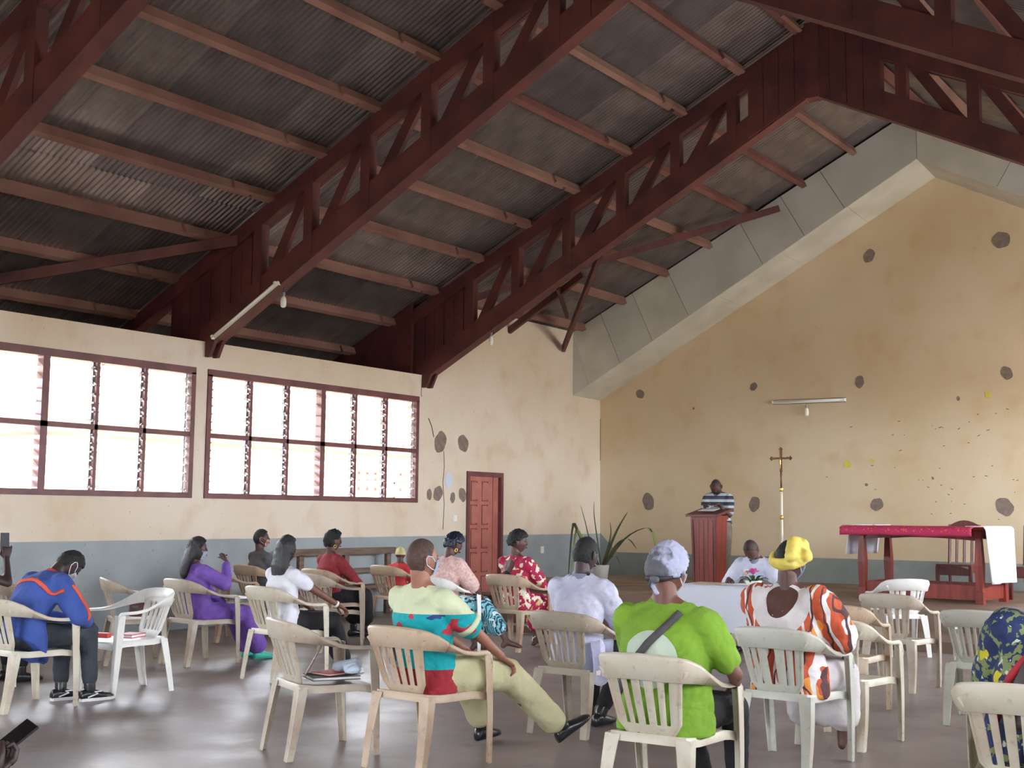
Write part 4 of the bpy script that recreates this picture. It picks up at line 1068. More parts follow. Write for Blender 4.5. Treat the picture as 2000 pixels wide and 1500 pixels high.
def person(x, y, rz, label, skinm, lean=0, side=0, twist=0, bulk=1.0, waist=1.0, seat=.44, sc=1.0, head=(0, 0, 0), neck_f=0, hands=None, elbows=None,
           knees=None, feet=None, stand=False, z=0, curl=(.5, .5), arm_bare=None, hand_dir=None, shoulders=1.0, lower=True, show_hands=(True, True), base_y=-.03, toes=(0, 0), bare=False, voxel=.012, back_curve=.03):
    """anatomy in local axes (x right, y forward, z up); returns joints"""
    t = thing('person', (x, y, z), R(rz), label, 'person'); t.scale = (sc, sc, sc)
    J = {}
    pel = Vector((0, base_y, seat+.10)) if not stand else Vector((0, 0, .93))
    M = rotm(twist, -lean, side)
    Mp = rotm(0, -lean*.5, side*.5)
    up = M @ Vector((0, 0, 1)); fw = M @ Vector((0, 1, 0)); rt = M @ Vector((1, 0, 0))
    w1 = pel+Mp @ Vector((0, -back_curve*.6, .16)); c1 = w1+M @ Vector((0, -back_curve*.2, .16)); nb = c1+M @ Vector((0, .012, .165))
    J.update(pel=pel, waist=w1, chest=c1, nb=nb, up=up, fw=fw, rt=rt, M=M)
    sh = {}
    for s in (-1, 1): sh[s] = nb-up*.078+rt*s*.162*shoulders*(.8+.2*bulk)-fw*.0
    J['sh'] = sh
    hy, hp, hr = head
    MH = M @ rotm(hy, -hp, hr)
    if lean: MH = rotm(twist+hy, -lean*.6-hp, side*.5+hr)
    hc = nb+up*.055+MH @ Vector((0, .022+neck_f, .105)); J['hc'] = hc; J['MH'] = MH
    b = bmesh.new()
    B = bulk
    secs = [(pel+Vector((0, 0, -.07)), rt*.13*B, fw*.095*B), (pel, rt*.165*B, fw*.115*B), (w1, rt*.135*B*waist, fw*.098*B*waist), (c1, rt*.155*B, fw*.108*B), (nb-up*.075, rt*.160*B, fw*.088*B), (nb-up*.02, rt*.085, fw*.06), (nb, rt*.05, fw*.05)]
    loft(b, secs)
    for s in (-1, 1): cap(b, nb-up*.012, sh[s]-rt*s*.01, .046, .054)
    for s in (-1, 1): cap(b, nb+up*.03, nb.lerp(sh[s], .62)+up*.008, .040, .040)
    cap(b, nb-up*.03, hc+MH @ Vector((0, -.028, -.06)), .058*(.6+.4*B), .055*(.75+.25*B))
    hd = hands or {-1: (-.16, .28, seat+.2), 1: (.16, .28, seat+.2)}
    el = elbows or {}
    J['el'], J['wr'], J['hd'] = {}, {}, {}
    for s in (-1, 1):
        e, w = ik(sh[s], hd[s], .285, .255, el.get(s, (s*.5, -.7, -.6)))
        J['el'][s], J['wr'][s] = e, w
        cap(b, sh[s], e, .050, .038); cap(b, e, w, .038, .026)
    hips = {s: pel+Vector((s*.085, .02, -.02)) for s in (-1, 1)}
    kn = knees or ({s: (s*.12, .40, seat+.06) for s in (-1, 1)} if not stand else {s: (s*.09, .02, .50) for s in (-1, 1)})
    ft = feet or ({s: (s*.12, .42, .085) for s in (-1, 1)} if not stand else {s: (s*.1, -.01, .085) for s in (-1, 1)})
    J['hip'] = hips; J['kn'] = {s: Vector(kn[s]) for s in kn}; J['ft'] = {s: Vector(ft[s]) for s in ft}
    for s in (-1, 1):
        cap(b, hips[s], J['kn'][s], .082*min(B, 1.15), .055); cap(b, J['kn'][s], J['ft'][s], .054, .034)
        mid = J['kn'][s].lerp(J['ft'][s], .3)+Vector((0, -.012, 0)); cap(b, mid, mid+Vector((0, 0, -.05)), .052, .045)
        # bare foot
        a = R(toes[0 if s < 0 else 1]); fd = Vector((-math.sin(a), math.cos(a), 0)); F_ = J['ft'][s]; J.setdefault('fd', {})[s] = fd
        heel = F_+Vector((0, 0, -.05))-fd*.035; toe = F_+Vector((0, 0, -.062))+fd*.15
        if bare:
            cap(b, F_, heel, .036, .034); cap(b, F_+Vector((0, 0, -.02))+fd*.02, toe, .036, .022)
            sd = fd.cross(Vector((0, 0, 1)))
            for q in range(5): cap(b, toe+sd*(.032-.016*q)*s*-1-fd*.02, toe+sd*(.034-.017*q)*s*-1+fd*(.030-.006*q)+Vector((0, 0, -.008)), .011, .009)
        else: cap(b, F_, heel+fd*.02+Vector((0, 0, .02)), .034, .028)
    k = bmesh.new(); add_head(k, hc, MH, 1.0)
    for s in (-1, 1):
        if not show_hands[0 if s < 0 else 1]: continue
        e, w = J['el'][s], J['wr'][s]
        d = (w-e).normalized(); nrm = Vector((0, 0, 1)) if abs(d.z) < .85 else Vector((s, -.2, 0))
        if hand_dir and s in hand_dir: d, nrm = Vector(hand_dir[s][0]), Vector(hand_dir[s][1])
        add_hand(k, w, d, nrm, s, curl[0 if s < 0 else 1])
    fuse(b, 'body', None, t, voxel=voxel, smooth=5, keep=k, mats=eyes_mats(skinm, LIP))
    return t, J
def shirt(t, J, m, name='shirt', sleeve=.95, loose=.018, length=.0, bulk=1.0, waist=1.0, collar=None, cuff=None, disp=.02, flare=.0, neck=.0, lap=True, fore=0, voxel=.011, stand=False, puff=0):
    b = bmesh.new(); B = bulk; rt, fw, up = J['rt'], J['fw'], J['up']; g = loose
    pel, w1, c1, nb = J['pel'], J['waist'], J['chest'], J['nb']
    bot = -.10-length
    secs = [(pel+Vector((0, -.0, bot)), rt*(.165*B+g+flare), fw*(.12*B+g+flare*.7)), (pel, rt*(.168*B+g+flare*.5), fw*(.122*B+g)), (w1, rt*(.140*B*waist+g), fw*(.104*B*waist+g)),
            (c1, rt*(.160*B+g), fw*(.114*B+g)), (nb-up*.085, rt*(.160*B+g*.7), fw*(.092*B+g*.7)), (nb-up*.015, rt*(.088+g*.4), fw*(.064+g*.4)), (nb+up*(.004-neck), rt*.062, fw*.06)]
    loft(b, secs, 24)
    for s in (-1, 1):
        cap(b, nb-up*.022, J['sh'][s]-J['rt']*s*.004, .050+g*.3, .058+g*.3)
        e, w = J['el'][s], J['wr'][s]
        q = J['sh'][s].lerp(e, min(1, sleeve))
        cap(b, nb+up*.0, nb.lerp(J['sh'][s], .62)+up*.006, .042+g*.3, .044+g*.4)
        cap(b, J['sh'][s], q, .056+g+puff, .047+g+puff)
        if fore: cap(b, e, e.lerp(w, fore), .043+g*.8, .034+g*.6)
        elif sleeve >= 1.0: cap(b, J['sh'][s].lerp(e, .9), e, .048+g, .046+g)
    o = fuse(b, name, m, t, voxel=voxel, smooth=4, disp=disp)
    if collar:
        b = bmesh.new(); c = nb-up*.006
        secs = [(c-up*.02, rt*.082, fw*.075), (c+up*.03, rt*.066, fw*.062+up*.0)]
        rings = []
        for cc, ax, ay in secs: rings.append([b.verts.new(cc+ax*math.cos(2*PI*k/24)+ay*math.sin(2*PI*k/24)) for k in range(24)])
        for k in range(24): b.faces.new((rings[0][k], rings[0][(k+1) % 24], rings[1][(k+1) % 24], rings[1][k]))
        bmesh.ops.solidify(b, geom=b.faces[:], thickness=.008)
        oc = obj('collar', b, collar, t, smooth=True)
    return o
def trousers(t, J, m, loose=.014, ankle=.08, disp=.018, name='trousers', bulk=1.0, stand=False):
    b = bmesh.new()
    cap(b, J['pel']+Vector((-.05, 0, -.01)), J['pel']+Vector((.05, 0, -.01)), .12*bulk)
    for s in (-1, 1):
        k, f = J['kn'][s], J['ft'][s]; a = f+(k-f).normalized()*ankle
        cap(b, J['hip'][s], k, .09*bulk+loose, .062+loose); cap(b, k, a, .060+loose, .043+loose*1.2)
    return fuse(b, name, m, t, voxel=.012, smooth=4, disp=disp)
def skirt(t, J, m, hem=.20, loose=.02, disp=.022, name='skirt', spread=.0, back=.0):
    b = bmesh.new()
    cap(b, J['pel']+Vector((-.07, 0, -.02)), J['pel']+Vector((.07, 0, -.02)), .13)
    K = J['kn']; km = (K[-1]+K[1])/2
    for s in (-1, 1):
        cap(b, J['hip'][s], K[s], .10+loose, .075+loose)
        f = J['ft'][s]; k = K[s]; L_ = max((k.z-hem)/(k.z-f.z), .05); q = k.lerp(f, L_)
        cap(b, k, q+Vector((s*spread, 0, 0)), .075+loose, .085+loose)
    cap(b, J['pel'], km, .09, .075)
    qm = km.lerp((J['ft'][-1]+J['ft'][1])/2, max((km.z-hem)/(km.z-J['ft'][1].z), .05)); cap(b, km, qm, .08, .09)
    return fuse(b, name, m, t, voxel=.012, smooth=4, disp=disp)
def shoes(t, J, m, sole=None, tall=.0, name='shoe', L_=.0):
    for s in (-1, 1):
        F_ = J['ft'][s]; fd = J['fd'][s]; sd = fd.cross(Vector((0, 0, 1))); u = Vector((0, 0, 1)); b = bmesh.new()
        z0 = F_.z-.085
        base = Vector((F_.x, F_.y, z0))
        secs = [(base-fd*.075+u*.035, .024, .03), (base-fd*.06+u*.045, .036, .042), (base-fd*.0+u*.05, .038, .048), (base+fd*.05+u*.042, .042, .040), (base+fd*.11+u*.032, .045, .030), (base+fd*.165+u*.026, .036, .024), (base+fd*.195+u*.02, .016, .014)]
        loft(b, [(c, sd*w, u*h+fd*.0) for c, w, h in secs], 14)
        o = obj(name, b, m, t, smooth=True)
        b = bmesh.new(); cap(b, base+u*.08, F_+(J['kn'][s]-F_).normalized()*(.05+tall), .043, .044); obj('shoe_upper', b, m, o, smooth=True)
        if sole:
            b = bmesh.new()
            pts = [(-.08, .0), (-.07, .032), (0, .034), (.08, .044), (.15, .042), (.19, .022), (.2, 0)]
            pts = pts+[(a, -c) for a, c in pts[::-1][1:-1]]
            A = [b.verts.new(base+fd*a+sd*c) for a, c in pts]; B_ = [b.verts.new(base+fd*a+sd*c+u*.022) for a, c in pts]; n = len(pts)
            b.faces.new(A); b.faces.new(B_[::-1])
            for k in range(n): b.faces.new((A[k], B_[k], B_[(k+1) % n], A[(k+1) % n]))
            bmesh.ops.recalc_face_normals(b, faces=b.faces[:]); obj('sole', b, sole, o)
def hair_cap(t, J, m, name='hair', grow=.008, front=.62, low=-.52, disp=.004, side=.1):
    """short hair following the skull; the hairline runs above the brow, round the ears and down the nape"""
    b = bmesh.new(); vs = bmesh.ops.create_icosphere(b, subdivisions=5, radius=1)['verts']
    kill = []
    for v in vs:
        d = v.co.normalized()
        line = lerp(low, front, max(0, min(1, (d.y+.25)/.95))**.9)
        if abs(d.x) > .8 and d.y > -.3: line = max(line, side)
        if d.z < line: kill.append(v)
    bmesh.ops.delete(b, geom=kill, context='VERTS')
    for v in b.verts:
        d = v.co.normalized(); q = head_shape(d, grow+random.uniform(-disp, disp)*.5+disp*noise.noise(d*9)); v.co = J['hc']+J['MH'] @ q
    bmesh.ops.solidify(b, geom=b.faces[:], thickness=grow*.9)
    return obj(name, b, m, t, smooth=True)
def long_hair(t, J, m, length=.30, width=.105, back=.07, name='hair', fall=None):
    b = bmesh.new(); H, M = J['hc'], J['MH']
    for v in bmesh.ops.create_icosphere(b, subdivisions=3, radius=1)['verts']:
        d = v.co.normalized(); q = head_shape(d, .022); 
        if d.y > .35 and d.z < .55: q = head_shape(d, -.012)
        v.co = H+M @ q
    f = Vector(fall) if fall else Vector((0, -.06, -1)); f.normalize(); X = M @ Vector((1, 0, 0)); Y = X.cross(f)
    c0 = H+M @ Vector((0, -.035, .02))
    loft(b, [(c0, X*.09, Y*.075), (c0+f*.10+M @ Vector((0, -.02, 0)), X*.098, Y*.065), (c0+f*length*.55+M @ Vector((0, -.035, 0)), X*width, Y*.055), (c0+f*length*.85+M @ Vector((0, -.03, 0)), X*width*.9, Y*.045), (c0+f*length+M @ Vector((0, -.02, 0)), X*width*.45, Y*.02)], 18)
    return fuse(b, name, m, t, voxel=.008, smooth=4, disp=.012, tex=TX2)
def mask(t, J, m, strap=True):
    H, M = J['hc'], J['MH']; b = bmesh.new()
    n = 9
    g = []
    for j in range(7):
        row = []
        for i in range(n):
            az = lerp(-62, 62, i/(n-1)); z = lerp(-.80, -.10, j/6)
            ca = math.sqrt(max(0, 1-z*z)); d = Vector((math.sin(R(az))*ca, math.cos(R(az))*ca, z)); q = head_shape(d, .006); q.y += .012*math.cos(R(az))
            row.append(b.verts.new(H+M @ q))
        g.append(row)
    for j in range(6):
        for i in range(n-1): b.faces.new((g[j][i], g[j][i+1], g[j+1][i+1], g[j+1][i]))
    bmesh.ops.solidify(b, geom=b.faces[:], thickness=.003)
    o = obj('face_mask', b, m, t, smooth=True)
    for s in (-1, 1):
        b = bmesh.new(); K = lambda a, c, z: H+M @ Vector((s*a, c, z))
        tube(b, [K(.066, .048, -.02), K(.082, .02, .012), K(.088, -.008, .022), K(.091, -.026, .006), K(.086, -.022, -.028), K(.075, .01, -.055), K(.058, .045, -.072)], .0028, 5)
        obj('mask_strap', b, m, o)
    return o
def earring(t, J, s=1):
    b = bmesh.new(); H, M = J['hc'], J['MH']; c = H+M @ Vector((s*.086, -.005, -.055))
    pts = [c+M @ Vector((0, .016*math.cos(a), .018*math.sin(a)-.01)) for a in [k*PI/6 for k in range(13)]]
    tube(b, pts, .0035, 5); obj('earring', b, M_brass, t)

def patch_on(t, garment, c, ro, ri, dirn, m, name, off=.006, na=36, nr=6, fn=None, th=.004):
    """cloth patch laid on a garment: elliptical ring about c=(x, z), cast along dirn (+y or -y)"""
    from mathutils.bvhtree import BVHTree
    me = garment.data; bv = BVHTree.FromPolygons([v.co for v in me.vertices], [p.vertices for p in me.polygons]); dirn = Vector(dirn).normalized()
    b = bmesh.new(); g = []
    for j in range(nr+1):
        row = []
        for k in range(na):
            a = 2*PI*k/na; q = j/nr; rx = lerp(ri[0], ro[0], q); rz = lerp(ri[1], ro[1], q)
            if fn: rx, rz = fn(a, rx, rz, q)
            p = Vector((c[0]+rx*math.cos(a), 0, c[1]+rz*math.sin(a))); h = bv.ray_cast(p-dirn*1.0, dirn)
            row.append(b.verts.new(h[0]-dirn*off) if h[0] is not None else None)
        g.append(row)
    for j in range(nr):
        for k in range(na):
            vs = [g[j][k], g[j][(k+1) % na], g[j+1][(k+1) % na], g[j+1][k]]
            if all(vs) and max((a.co-c_.co).length for a in vs for c_ in vs) < .12:
                try: b.faces.new(vs)
                except ValueError: pass
    bmesh.ops.delete(b, geom=[v for v in b.verts if not v.link_faces], context='VERTS')
    bmesh.ops.recalc_face_normals(b, faces=b.faces[:])
    return obj(name, b, m, t, smooth=True)
# ---------------------------------------------------------------- the congregation
M_blk = mat('black_leather', (.018, .018, .02), .28); M_sole = mat('white_sole', srgb(222, 222, 224), .6)
DENIM = cloth('dark_jeans', (62, 70, 78), (48, 54, 62)); BLK = cloth('black_cloth', (30, 29, 34))
def at(ch, dy=0.0, dx=0.0):
    o = CH[ch]; v = Matrix.Rotation(o.rotation_euler.z, 3, 'Z') @ Vector((dx, dy, 0)); return o.location.x+v.x, o.location.y+v.y
def dress_person(): pass
# man in the blue jacket, bent forward over his knees
x, y = at('c1', 0)
t, J = person(x, y, 4, 'person in a blue jacket with orange trim bent forward, reading on his lap', SK0, lean=42, head=(-8, 34, 0), hands={-1: (-.06, .40, .60), 1: (.16, .40, .60)},
    elbows={-1: (-.6, -.2, -.8), 1: (.8, -.3, -.6)}, knees={-1: (-.14, .42, .52), 1: (.13, .44, .52)}, feet={-1: (-.06, .36, .085), 1: (.15, .46, .085)}, curl=(.9, .9), back_curve=.09, bulk=1.02, toes=(-12, -14))
BLUEJ = cloth('royal_blue_jersey', (66, 92, 168), (52, 76, 146)); ORJ = cloth('orange_trim', (226, 98, 76))
shirt(t, J, BLUEJ, 'jacket', fore=.9, loose=.034, length=.03, flare=.03, collar=ORJ)
def band(t, J, pts, w, m, name, off=.02):
    """a narrow strip of cloth lying along given points; each point (p, normal)"""
    b = bmesh.new(); A = []
    n = len(pts)
    for i, (p, nr) in enumerate(pts):
        p, nr = Vector(p), Vector(nr).normalized(); d = (Vector(pts[min(i+1, n-1)][0])-Vector(pts[max(i-1, 0)][0])).normalized(); s = d.cross(nr).normalized()
        A.append([b.verts.new(p+s*w/2), b.verts.new(p+s*w/2+nr*.006), b.verts.new(p-s*w/2+nr*.006), b.verts.new(p-s*w/2)])
    for i in range(n-1):
        for k in range(4): b.faces.new((A[i][k], A[i][(k+1) % 4], A[i+1][(k+1) % 4], A[i+1][k]))
    b.faces.new(A[0][::-1]); b.faces.new(A[-1]); bmesh.ops.recalc_face_normals(b, faces=b.faces[:])
    return obj(name, b, m, t, smooth=True)
def on_surface(t, garment, pts, dirn, w, m, name, off=.004, n=14):
    """strip projected on to a garment: pts are local points, dirn the direction to cast along"""
    from mathutils.bvhtree import BVHTree
    me = garment.data; bv = BVHTree.FromPolygons([v.co for v in me.vertices], [p.vertices for p in me.polygons]); dirn = Vector(dirn).normalized()
    P_ = [Vector(p) for p in pts]; out = []
    for i in range(n+1):
        k = i/n*(len(P_)-1); j = min(int(k), len(P_)-2); p = P_[j].lerp(P_[j+1], k-j)
        h = bv.ray_cast(p-dirn*1.0, dirn)
        if h[0] is not None: out.append((h[0]-dirn*off, -dirn))
    if len(out) > 1: return band(t, None, out, w, m, name)
jk = [c for c in t.children if c.name.startswith('jacket')][0]
nb, up, fw, rt, sh, el = J['nb'], J['up'], J['fw'], J['rt'], J['sh'], J['el']
on_surface(t, jk, [nb-up*.20-rt*.2, nb-up*.16, sh[1]-up*.12, sh[1].lerp(el[1], .45)-fw*.03], fw-Vector((.5, 0, 0)), .03, ORJ, 'back_stripe')
on_surface(t, jk, [sh[1]+up*.0, sh[1].lerp(el[1], .5)+fw*.05, el[1]+fw*.04], Vector((-1, -.2, 0)), .028, ORJ, 'sleeve_stripe')
trousers(t, J, DENIM, name='jeans'); shoes(t, J, M_blk, M_sole, name='trainer')
for sh_ in [c for c in t.children if c.name.startswith('trainer')]:
    b = bmesh.new(); i = 1 if sh_.name == 'trainer.001' else -1
    for s in (-1, 1):
        F_ = J['ft'][1 if sh_ is [c for c in t.children if c.name.startswith('trainer')][1] else -1]; fd = Vector((math.sin(R(13)), math.cos(R(13)), 0)); sd = fd.cross(Vector((0, 0, 1)))
        base = Vector((F_.x, F_.y, 0)); tube(b, [base-fd*.03+sd*s*.040+Vector((0, 0, .03)), base+fd*.05+sd*s*.040+Vector((0, 0, .055)), base+fd*.02+sd*s*.038+Vector((0, 0, .068)), base+fd*.08+sd*s*.034+Vector((0, 0, .07))], .006, 5)
    obj('side_flash', b, M_sole, sh_)
hair_cap(t, J, HAIRM, grow=.012); mask(t, J, M_maskw)
# girl in the purple dress, pen at her mouth
PUR = cloth('purple_cotton', (132, 96, 186), (112, 78, 166))
x, y = at('c13', -.0)
t, J = person(x, y, -14, 'person in a long purple dress with hair hanging down her back, pen at her mouth', SK1, lean=-6, side=-3, sc=.92, head=(-20, 6, 4), hands={-1: (-.1, .34, .56), 1: (.13, .20, 1.05)},
    elbows={-1: (-.5, -.5, -.8), 1: (.5, .6, -1.2)}, knees={-1: (-.1, .42, .5), 1: (.1, .44, .5)}, feet={-1: (-.10, .62, .085), 1: (.08, .66, .085)}, curl=(.5, 1.3), hand_dir={1: ((-.5, .1, .5), (.6, .6, .3))}, voxel=.011)
shirt(t, J, PUR, 'dress_bodice', fore=.85, loose=.02, puff=.006, length=0); skirt(t, J, PUR, hem=.16, name='dress_skirt')
hair_cap(t, J, HAIRM, grow=.02); long_hair(t, J, HAIRL, length=.34, width=.085, name='braids', fall=(0, -.28, -1)); mask(t, J, M_mask, True)
b = bmesh.new(); w = J['wr'][1]; tube(b, [w+Vector((-.03, .02, .07)), w+Vector((-.13, .0, .05))], .006, 6); obj('pen', b, M_dark, t)
TURQ = mat('turquoise_plastic', srgb(70, 200, 176), .4); shoes(t, J, TURQ, name='slipper')
# woman in charcoal by the wall
CHAR = cloth('charcoal_jersey', (96, 96, 104), (80, 80, 88))
x, y = at('c19')
t, J = person(x, y, -12, 'person with cropped hair in a charcoal top seated against the left wall', SK1, lean=-4, head=(-28, 0, 0), sc=.95, hands={-1: (-.1, .3, .58), 1: (.12, .3, .58)}, voxel=.013)
shirt(t, J, CHAR, 'top', fore=.5); trousers(t, J, BLK); shoes(t, J, M_blk); hair_cap(t, J, HAIRM, grow=.009)
mask(t, J, mat('red_patterned_mask', srgb(196, 70, 76), .7, srgb(236, 232, 230), 60, ramp=(.48, .52)))
# long-haired woman in a white T-shirt
WHT = cloth('white_jersey', (232, 232, 240), (214, 214, 226))
x, y = at('c20')
t, J = person(x, y, -8, 'person in a white T-shirt with long straight black hair', SK2, lean=-2, sc=.95, head=(6, 6, 4), hands={-1: (-.08, .36, .60), 1: (.26, .40, .66)}, elbows={1: (1, -.3, -.7), -1: (-.5, -.5, -.8)},
    knees={-1: (-.06, .46, .52), 1: (.12, .46, .52)}, feet={-1: (-.02, .66, .085), 1: (.14, .62, .085)}, curl=(.6, .6), voxel=.011)
shirt(t, J, WHT, 'tee_shirt', sleeve=.55, length=.03); trousers(t, J, BLK); shoes(t, J, mat('pale_shoe', srgb(214, 208, 206), .6), M_sole)
long_hair(t, J, HAIRL, length=.33, width=.108); 
b = bmesh.new(); w = J['wr'][1]; d = (w-J['el'][1]).normalized(); tube(b, [w-d*.03, w-d*.01], .031, 14); obj('bracelet', b, M_sole, t)
# woman in red blouse with a bun
REDC = cloth('deep_red_cotton', (152, 50, 58), (130, 40, 48))
x, y = at('c22')
t, J = person(x, y, -10, 'person in a deep red blouse with short hair and hoop earrings', SK1, lean=0, head=(-16, 4, 0), sc=.95, hands={-1: (-.1, .3, .58), 1: (.18, .34, .62)}, elbows={1: (1, -.4, -.6), -1: (-.5, -.5, -.7)}, voxel=.012)
shirt(t, J, REDC, 'blouse', fore=.6, loose=.022); skirt(t, J, BLK, hem=.25); shoes(t, J, M_blk); hair_cap(t, J, HAIRM, grow=.026, disp=.014); earring(t, J, 1)
# small child with a yellow cap
x, y = at('c25')
t, J = person(x, y, 10, 'small child in a red top and pale yellow cap, half hidden by the teal shirt', SK1, sc=.70, seat=.60, lean=8, head=(30, 0, 0), knees={-1: (-.1, .38, .62), 1: (.1, .38, .62)}, feet={-1: (-.1, .42, .2), 1: (.1, .42, .2)}, voxel=.013)
shirt(t, J, mat('red_child_top', srgb(206, 60, 66), .8), 'top', sleeve=.9); trousers(t, J, BLK)
hair_cap(t, J, mat('yellow_knit_cap', srgb(206, 196, 140), .9, bump=.5, bscale=90), 'cap', grow=.02, low=-.1, front=.35)
# man in the teal and cream shirt
TEAL = print_mat('teal_print', (0, 158, 166), [((186, 52, 66), 3.1, .615, 8.5, 'n'), ((40, 60, 120), 7.7, .66, 11, 'n'), ((154, 34, 46), 0, .56, 0, 'zb'), ((206, 214, 178), 0, .875, 0, 'zt')])
nt = TEAL.node_tree
x, y = at('c3', .02)
t, J = person(x, y, -6, 'person in a teal printed shirt with cream yoke, right leg stretched out', SK3, lean=-7, bulk=1.12, head=(-14, -4, 0), hands={-1: (-.02, .33, .62), 1: (.26, .34, .60)},
    elbows={1: (1, -.6, -.6), -1: (-.8, -.5, -.6)}, knees={-1: (-.16, .44, .50), 1: (.19, .46, .49)}, feet={-1: (-.22, .70, .10), 1: (.30, .86, .12)}, curl=(.7, .7), toes=(10, -18), shoulders=1.12, voxel=.010)
TRS = cloth('cream_chino', (204, 200, 160), (190, 184, 146))
shirt(t, J, TEAL, 'shirt', sleeve=.78, bulk=1.12, waist=1.0, loose=.026, length=.03, voxel=.009, disp=.028)
trousers(t, J, TRS, loose=.036, ankle=.10, bulk=1.1)
b = bmesh.new(); q = J['sh'][1].lerp(J['el'][1], .76); d = (J['el'][1]-J['sh'][1]).normalized(); tube(b, [q-d*.028, q+d*.004], .083, 22); obj('sleeve_band', b, mat('cream_band', srgb(206, 214, 178), .85), t, smooth=True)
shoes(t, J, M_blk, tall=.06, name='black_shoe'); hair_cap(t, J, mat('shaved_hair', srgb(84, 62, 54), .7, srgb(66, 50, 46), 60), grow=.004, disp=0); mask(t, J, M_mask)
for o in [c for c in t.children if c.name.startswith('black_shoe')][1:]:
    # heel on the floor, toes up
    F_ = J['ft'][1]; A = Matrix.Translation(F_) @ Matrix.Rotation(R(-18), 4, 'Z') @ Matrix.Rotation(R(30), 4, 'X') @ Matrix.Rotation(R(18), 4, 'Z') @ Matrix.Translation(-F_)
    o.matrix_local = Matrix.Translation((0, 0, .03)) @ A
# woman in the pale pink lace top
LACE = mat('pink_lace', srgb(214, 172, 166), .7, srgb(226, 196, 190), 40, ramp=(.45, .55), bump=.5, bscale=60)
x, y = at('c23')
t, J = person(x, y, -10, 'person in a pale pink lace top and navy head wrap, one bare foot raised', SK1, lean=12, sc=.97, bulk=1.1, head=(-10, 12, 0), hands={-1: (-.1, .34, .58), 1: (.2, .36, .58)}, elbows={1: (1, -.4, -.5), -1: (-.5, -.5, -.7)},
    knees={-1: (-.10, .44, .5), 1: (.14, .42, .52)}, feet={-1: (.02, .42, .085), 1: (.36, .58, .13)}, toes=(0, -40), bare=True, voxel=.011)
shirt(t, J, LACE, 'lace_top', sleeve=.9, bulk=1.12, loose=.026, puff=.012)
skirt(t, J, print_mat('aqua_wax_print', (120, 190, 204), [((30, 52, 74), 1, .62, 14, 'w'), ((210, 226, 230), 4, .6, 9, 'n')]), hem=.28, name='wrap_skirt')
hair_cap(t, J, mat('navy_satin', srgb(34, 40, 64), .4, srgb(20, 22, 38), 12), 'head_wrap', grow=.028, low=-.35, front=.45, disp=.010); earring(t, J, 1)
# woman in the crimson floral dress
FLOR = print_mat('crimson_floral', (176, 30, 74), [((228, 222, 200), 2.0, .56, 15, 'n'), ((206, 190, 120), 9, .64, 13, 'n'), ((96, 20, 44), 5, .70, 17, 'n')])
x, y = at('c24')
t, J = person(x, y, -6, 'person in a crimson floral dress with low-cut back and short black bob', SK1, lean=0, sc=.97, head=(-52, 2, 0), hands={-1: (-.1, .34, .58), 1: (.2, .36, .58)}, elbows={1: (1, -.4, -.5), -1: (-.6, -.5, -.7)},
    knees={-1: (-.1, .42, .5), 1: (.12, .44, .5)}, feet={-1: (-.04, .36, .085), 1: (.22, .50, .085)}, bare=True, voxel=.011)
g_ = shirt(t, J, FLOR, 'dress_bodice', fore=.35, loose=.02, puff=.012)
patch_on(t, g_, (-.01, .915), (.075, .085), (.002, .002), (0, 1, 0), SK1, 'bare_upper_back', off=.003)
patch_on(t, g_, (-.01, .79), (.075, .08), (.002, .002), (0, 1, 0), BLK, 'low_back_panel', off=.004)
skirt(t, J, FLOR, hem=.26, name='dress_skirt'); hair_cap(t, J, HAIRM, grow=.030, low=-.30, front=.42, disp=.012); 
for s in (-1, 1):
    F_ = J['ft'][s]; b = bmesh.new()
    for k in range(3): tube(b, [F_+Vector((-.045, .02+.04*k, -.07)), F_+Vector((-.03, .02+.04*k, -.03)), F_+Vector((0, .02+.04*k, -.012-.012*k)), F_+Vector((.03, .02+.04*k, -.03)), F_+Vector((.045, .02+.04*k, -.07))], .005, 5)
    tube(b, [F_+Vector((0, -.045, -.07)), F_+Vector((0, -.06, -.0)), F_+Vector((.02, -.03, .03)), F_+Vector((0, .035, .02)), F_+Vector((-.035, 0, .03)), F_+Vector((0, -.06, 0))], .005, 5)
    o = obj('strappy_sandal', b, M_sole, t)
# man in the white shirt
WSH = cloth('white_poplin', (216, 218, 238), (196, 198, 224), rough=.7)
x, y = at('c4', .0)
t, J = person(x, y, 0, 'person in a plain white shirt with collar and close-cropped black hair', SK0, lean=6, head=(-8, 8, 0), bulk=1.04, hands={-1: (-.1, .34, .58), 1: (.14, .36, .58)}, elbows={1: (.9, -.4, -.6), -1: (-.9, -.4, -.6)},
    knees={-1: (-.12, .40, .5), 1: (.12, .42, .5)}, feet={-1: (-.10, .26, .085), 1: (.02, .22, .085)}, shoulders=1.08, voxel=.010)
shirt(t, J, WSH, 'shirt', fore=.85, loose=.030, length=.04, flare=.02, collar=WSH, disp=.034, shoulders=1 if False else None) if False else shirt(t, J, WSH, 'shirt', fore=.85, loose=.030, length=.04, flare=.02, collar=WSH, disp=.034, voxel=.009)
